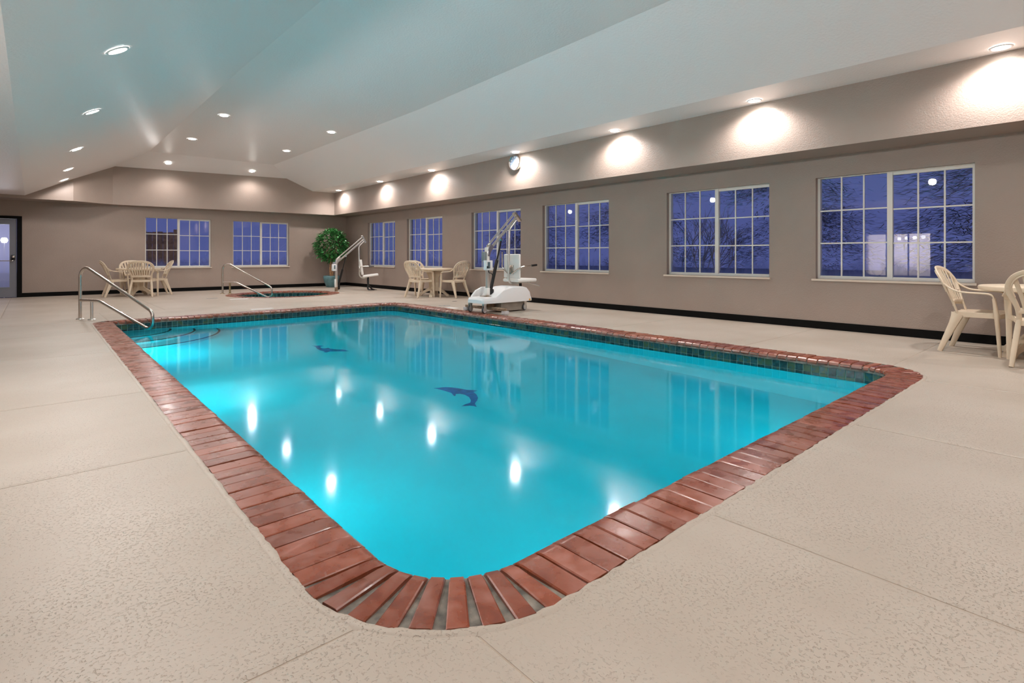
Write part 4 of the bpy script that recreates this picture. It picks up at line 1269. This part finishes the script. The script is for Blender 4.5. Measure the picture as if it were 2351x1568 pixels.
for s in (-1, 1):
    a_ = obj('armrest', MB().tube([RZ @ Vector((0.02, s * 0.20, 0.72)), RZ @ Vector((0.12, s * 0.235, 0.725)), RZ @ Vector((0.36, s * 0.235, 0.73))], 0.012, 10), 'alu', parent=sl)
    obj('grip', MB().tube([RZ @ Vector((0.27, s * 0.235, 0.728)), RZ @ Vector((0.42, s * 0.235, 0.732))], 0.019, 10), 'black', parent=a_)
    pts = [RZ @ Vector(p) for p in ((0.26, s * 0.05, 0.395), (0.26, s * 0.06, 0.20), (0.30 + 0.05 * s, s * 0.07, 0.06), (0.36 + 0.05 * s, s * 0.08, 0.012), (0.48 + 0.04 * s, s * 0.09, 0.006))]
    obj('strap', MB().sweep(smooth_path(pts, 4), Vector((1, -0.4, 0)), 0.05, 0.012), 'black', parent=sl)

# ------------------------------------------------------------------ potted tree
pt = thing('potted_ficus', (7.50, 17.62, 0), label='leafy green ficus tree in a teal glazed pot in the corner', cat='plant')
obj('pot', MB().lathe([(0.001, 0.0), (0.155, 0.0), (0.172, 0.02), (0.23, 0.17), (0.263, 0.29), (0.267, 0.34), (0.257, 0.37), (0.248, 0.382), (0.238, 0.375), (0.24, 0.345), (0.20, 0.31)], 40), 'pot', parent=pt)
obj('soil', MB().lathe([(0.001, 0.34), (0.12, 0.337), (0.241, 0.333)], 28), 'soil', parent=pt)
rnd = random.Random(11)
tips = []
for k in range(5):
    a = 2 * pi * k / 5 + 0.4
    p = smooth_path([(0.04 * cos(a), 0.04 * sin(a), 0.31), (0.05 * cos(a + 1.2), 0.05 * sin(a + 1.2), 0.55), (0.055 * cos(a + 2.2), 0.055 * sin(a + 2.2), 0.78), (0.10 * cos(a + 2.6), 0.10 * sin(a + 2.6), 1.05), (0.22 * cos(a + 2.6), 0.22 * sin(a + 2.6), 1.4)], 5)
    L_ = len(p)
    obj('stem', MB().tube(p, [0.026 - 0.018 * i / L_ for i in range(L_)], 8), 'trunk', parent=pt)
mb = MB()
cnt = 0
while cnt < 2600:
    # crown: ball with a ragged lower skirt
    u = rnd.uniform(-1, 1); t = rnd.uniform(0, 2 * pi); r = rnd.uniform(0.55, 1.0) ** 0.5
    x = r * sqrt(1 - u * u) * cos(t) * 0.64; y = r * sqrt(1 - u * u) * sin(t) * 0.54; z = 1.38 + r * u * 0.55
    if z < 1.0 and rnd.random() < 0.45: continue
    lump = 0.82 + 0.24 * sin(5 * t + 3 * u) * cos(4 * u + t)
    x *= lump; y *= lump
    if pt.location.y + y > 18.2: continue
    c = Vector((x, y, z)); out = Vector((x, y, (z - 1.3) * 0.5)).normalized()
    d = (out + Vector((rnd.uniform(-.7, .7), rnd.uniform(-.7, .7), rnd.uniform(-1.1, 0.1)))).normalized()
    sd = d.cross(Vector((rnd.uniform(-.5, .5), rnd.uniform(-.5, .5), 1))).normalized()
    up = sd.cross(d); ln = rnd.uniform(0.08, 0.125); w = ln * 0.26
    mb.add([c, c + d * ln * 0.35 + sd * w + up * 0.006, c + d * ln, c + d * ln * 0.35 - sd * w + up * 0.006, c + d * ln * 0.5 - up * 0.002], [(0, 1, 4), (1, 2, 4), (2, 3, 4), (3, 0, 4)])
    cnt += 1
me = bpy.data.meshes.new('foliage'); me.from_pydata(mb.v, [], mb.f)
obj('foliage', me, 'leaf', parent=pt, kind='stuff')

# ------------------------------------------------------------------ deck markers and drain
def marker(x, y, w, d, rz, lab):
    obj('depth_marker', MB().rbox(-w / 2, w / 2, -d / 2, d / 2, 0, 0.004, 0.0015, 1), 'marker', loc=(x, y, 0.0), rot=(0, 0, radians(rz)), label=lab, cat='floor marker')
marker(6.24, 8.86, 0.15, 0.30, 0, 'white depth marker tile on the deck beside the wheeled lift')
marker(3.70, 14.06, 0.40, 0.15, 0, 'white depth marker tile on the deck in front of the spa')
marker(3.34, 11.13, 0.40, 0.14, 0, 'white depth marker tile on the deck behind the pool coping')
for (x, y, lab) in ((6.42, 9.38, 'round dark no-diving stencil on the deck by the wheeled lift'), (3.28, 14.75, 'round dark no-diving stencil on the deck by the spa')):
    r = thing('deck_stencil', (x, y, 0), label=lab, cat='floor marker')
    obj('ring', MB().lathe([(0.10, 0.0005), (0.10, 0.0015), (0.125, 0.0015), (0.125, 0.0005)], 28, closed=True), 'grey', parent=r)
    obj('slash', MB().sweep([(-0.075, -0.075, 0.0012), (0.075, 0.075, 0.0012)], Vector((1, -1, 0)), 0.022, 0.001), 'grey', parent=r)
dr = thing('floor_drain', (7.22, 10.15, 0), label='small round dark drain in the deck near the window table', cat='drain')
obj('grate', MB().lathe([(0.001, 0.002), (0.05, 0.0025), (0.06, 0.0)], 20), 'blackmetal', parent=dr)

# ------------------------------------------------------------------ outdoors
obj('ground', MB().box(XW + TH, 60, -30, 60, -0.35, -0.30).box(-40, XW + TH, YW + TH, 60, -0.35, -0.30), 'ground', smooth=False, kind='structure', label='dark ground outside the windows')
# timber fence beyond the first back window
fn = thing('timber_fence', (2.32, 20.6, -0.3), label='tall brown timber fence outside the back window', cat='fence')
for k in range(14):
    x = -0.90 + 0.145 * k
    obj('fence_board', MB().box(x, x + 0.138, 0, 0.02, 0, 2.10 + 0.012 * ((k * 7) % 3)), 'fence', parent=fn, smooth=False)
obj('fence_post', MB().box(1.13, 1.26, -0.11, 0.02, 0, 2.20), 'fence', parent=fn, smooth=False)
obj('fence_rail', MB().box(-0.9, 1.13, -0.04, 0.0, 1.72, 1.82).box(-0.9, 1.13, -0.04, 0.0, 0.5, 0.6), 'fence', parent=fn, smooth=False)
# outdoor lamp glowing beyond the exit door
ol = thing('outdoor_lamp', (-0.56, 19.5, -0.3), label='bright outdoor lamp glowing behind the exit door glass', cat='lamp')
obj('lamp_globe', MB().lathe([(0.001, 1.68), (0.05, 1.69), (0.075, 1.75), (0.05, 1.81), (0.001, 1.82)], 16), 'lamp', parent=ol)
obj('lamp_post', MB().tube([(0, 0, 0), (0, 0, 1.68)], 0.012, 10), 'alu', parent=ol)
d = bpy.data.lights.new('outdoor_bulb', 'POINT'); d.energy = 22; d.color = (0.95, 0.92, 1.0); d.shadow_soft_size = 0.07
o = bpy.data.objects.new('outdoor_bulb', d); COL.objects.link(o); o.parent = ol; o.location = (0, -0.1, 1.75)

def conifer(x, y, h, r, seed, label):
    rnd = random.Random(seed)
    root = thing('conifer_tree', (x, y, -0.3), label=label, cat='tree', group='dark conifers outside the window wall')
    obj('trunk', MB().tube([(0, 0, 0), (0.05, 0.03, h * 0.5), (0, 0, h)], [0.14, 0.10, 0.02], 8), 'bark', parent=root)
    mb = MB()
    nb = 46
    for k in range(nb):
        z = h * (0.16 + 0.82 * k / nb); rr = r * (1 - (k / nb) ** 1.3) * rnd.uniform(0.75, 1.1) + 0.1
        a = rnd.uniform(0, 2 * pi)
        for j in range(420):
            t = rnd.uniform(0.15, 1)
            sp = 0.07 + 0.20 * t
            c = Vector((cos(a) * rr * t + rnd.gauss(0, sp), sin(a) * rr * t + rnd.gauss(0, sp), z - 0.25 * t * rr + rnd.gauss(0, 0.16)))
            d = Vector((cos(a) + rnd.uniform(-.6, .6), sin(a) + rnd.uniform(-.6, .6), rnd.uniform(-.6, .4))).normalized()
            sd = d.cross(Vector((0, 0, 1))).normalized()
            ln = rnd.uniform(0.12, 0.26); w = 0.012
            mb.add([c - sd * w, c + d * ln, c + sd * w, c + d * ln * 0.3 + Vector((0, 0, 0.006))], [(0, 1, 3), (1, 2, 3), (0, 3, 2)])
    me = bpy.data.meshes.new('needles'); me.from_pydata(mb.v, [], mb.f)
    obj('needles', me, 'needle', parent=root, kind='stuff')
conifer(13.5, 0.9, 7.0, 2.4, 1, 'dark conifer outside the window nearest the cut-off table')
conifer(17.5, 7.0, 8.0, 2.6, 2, 'dark conifer outside between the two windows nearest the cut-off table')
conifer(15.5, 11.0, 7.5, 2.4, 3, 'dark conifer outside the second window from the cut-off table')
conifer(17.5, 18.8, 7.0, 2.4, 4, 'dark conifer outside the window beside the wheeled lift')

def bare_shrub(x, y, seed, label):
    rnd = random.Random(seed)
    root = thing('bare_shrub', (x, y, -0.3), label=label, cat='shrub')
    def grow(p, d, ln, r, depth, mb):
        q = p + d * ln
        mb.tube([p, p.lerp(q, 0.5) + Vector((rnd.uniform(-.03, .03), rnd.uniform(-.03, .03), 0)), q], [r, r * 0.85, r * 0.7], 5, cap=False)
        if depth == 0: return
        for _ in range(3):
            nd = (d + Vector((rnd.uniform(-.7, .7), rnd.uniform(-.7, .7), rnd.uniform(-.2, .6)))).normalized()
            grow(q, nd, ln * rnd.uniform(0.6, 0.85), r * 0.6, depth - 1, mb)
    for k in range(4):
        mb = MB(); a = 2 * pi * k / 4 + 0.5
        grow(Vector((0.05 * cos(a), 0.05 * sin(a), 0)), Vector((0.35 * cos(a), 0.45 * sin(a), 1)).normalized(), 0.75, 0.02, 4, mb)
        me = bpy.data.meshes.new('branch'); me.from_pydata(mb.v, [], mb.f)
        obj('branch', me, 'twig', parent=root)
bare_shrub(9.9, 5.6, 21, 'bare leafless shrub close outside the second window from the cut-off table')
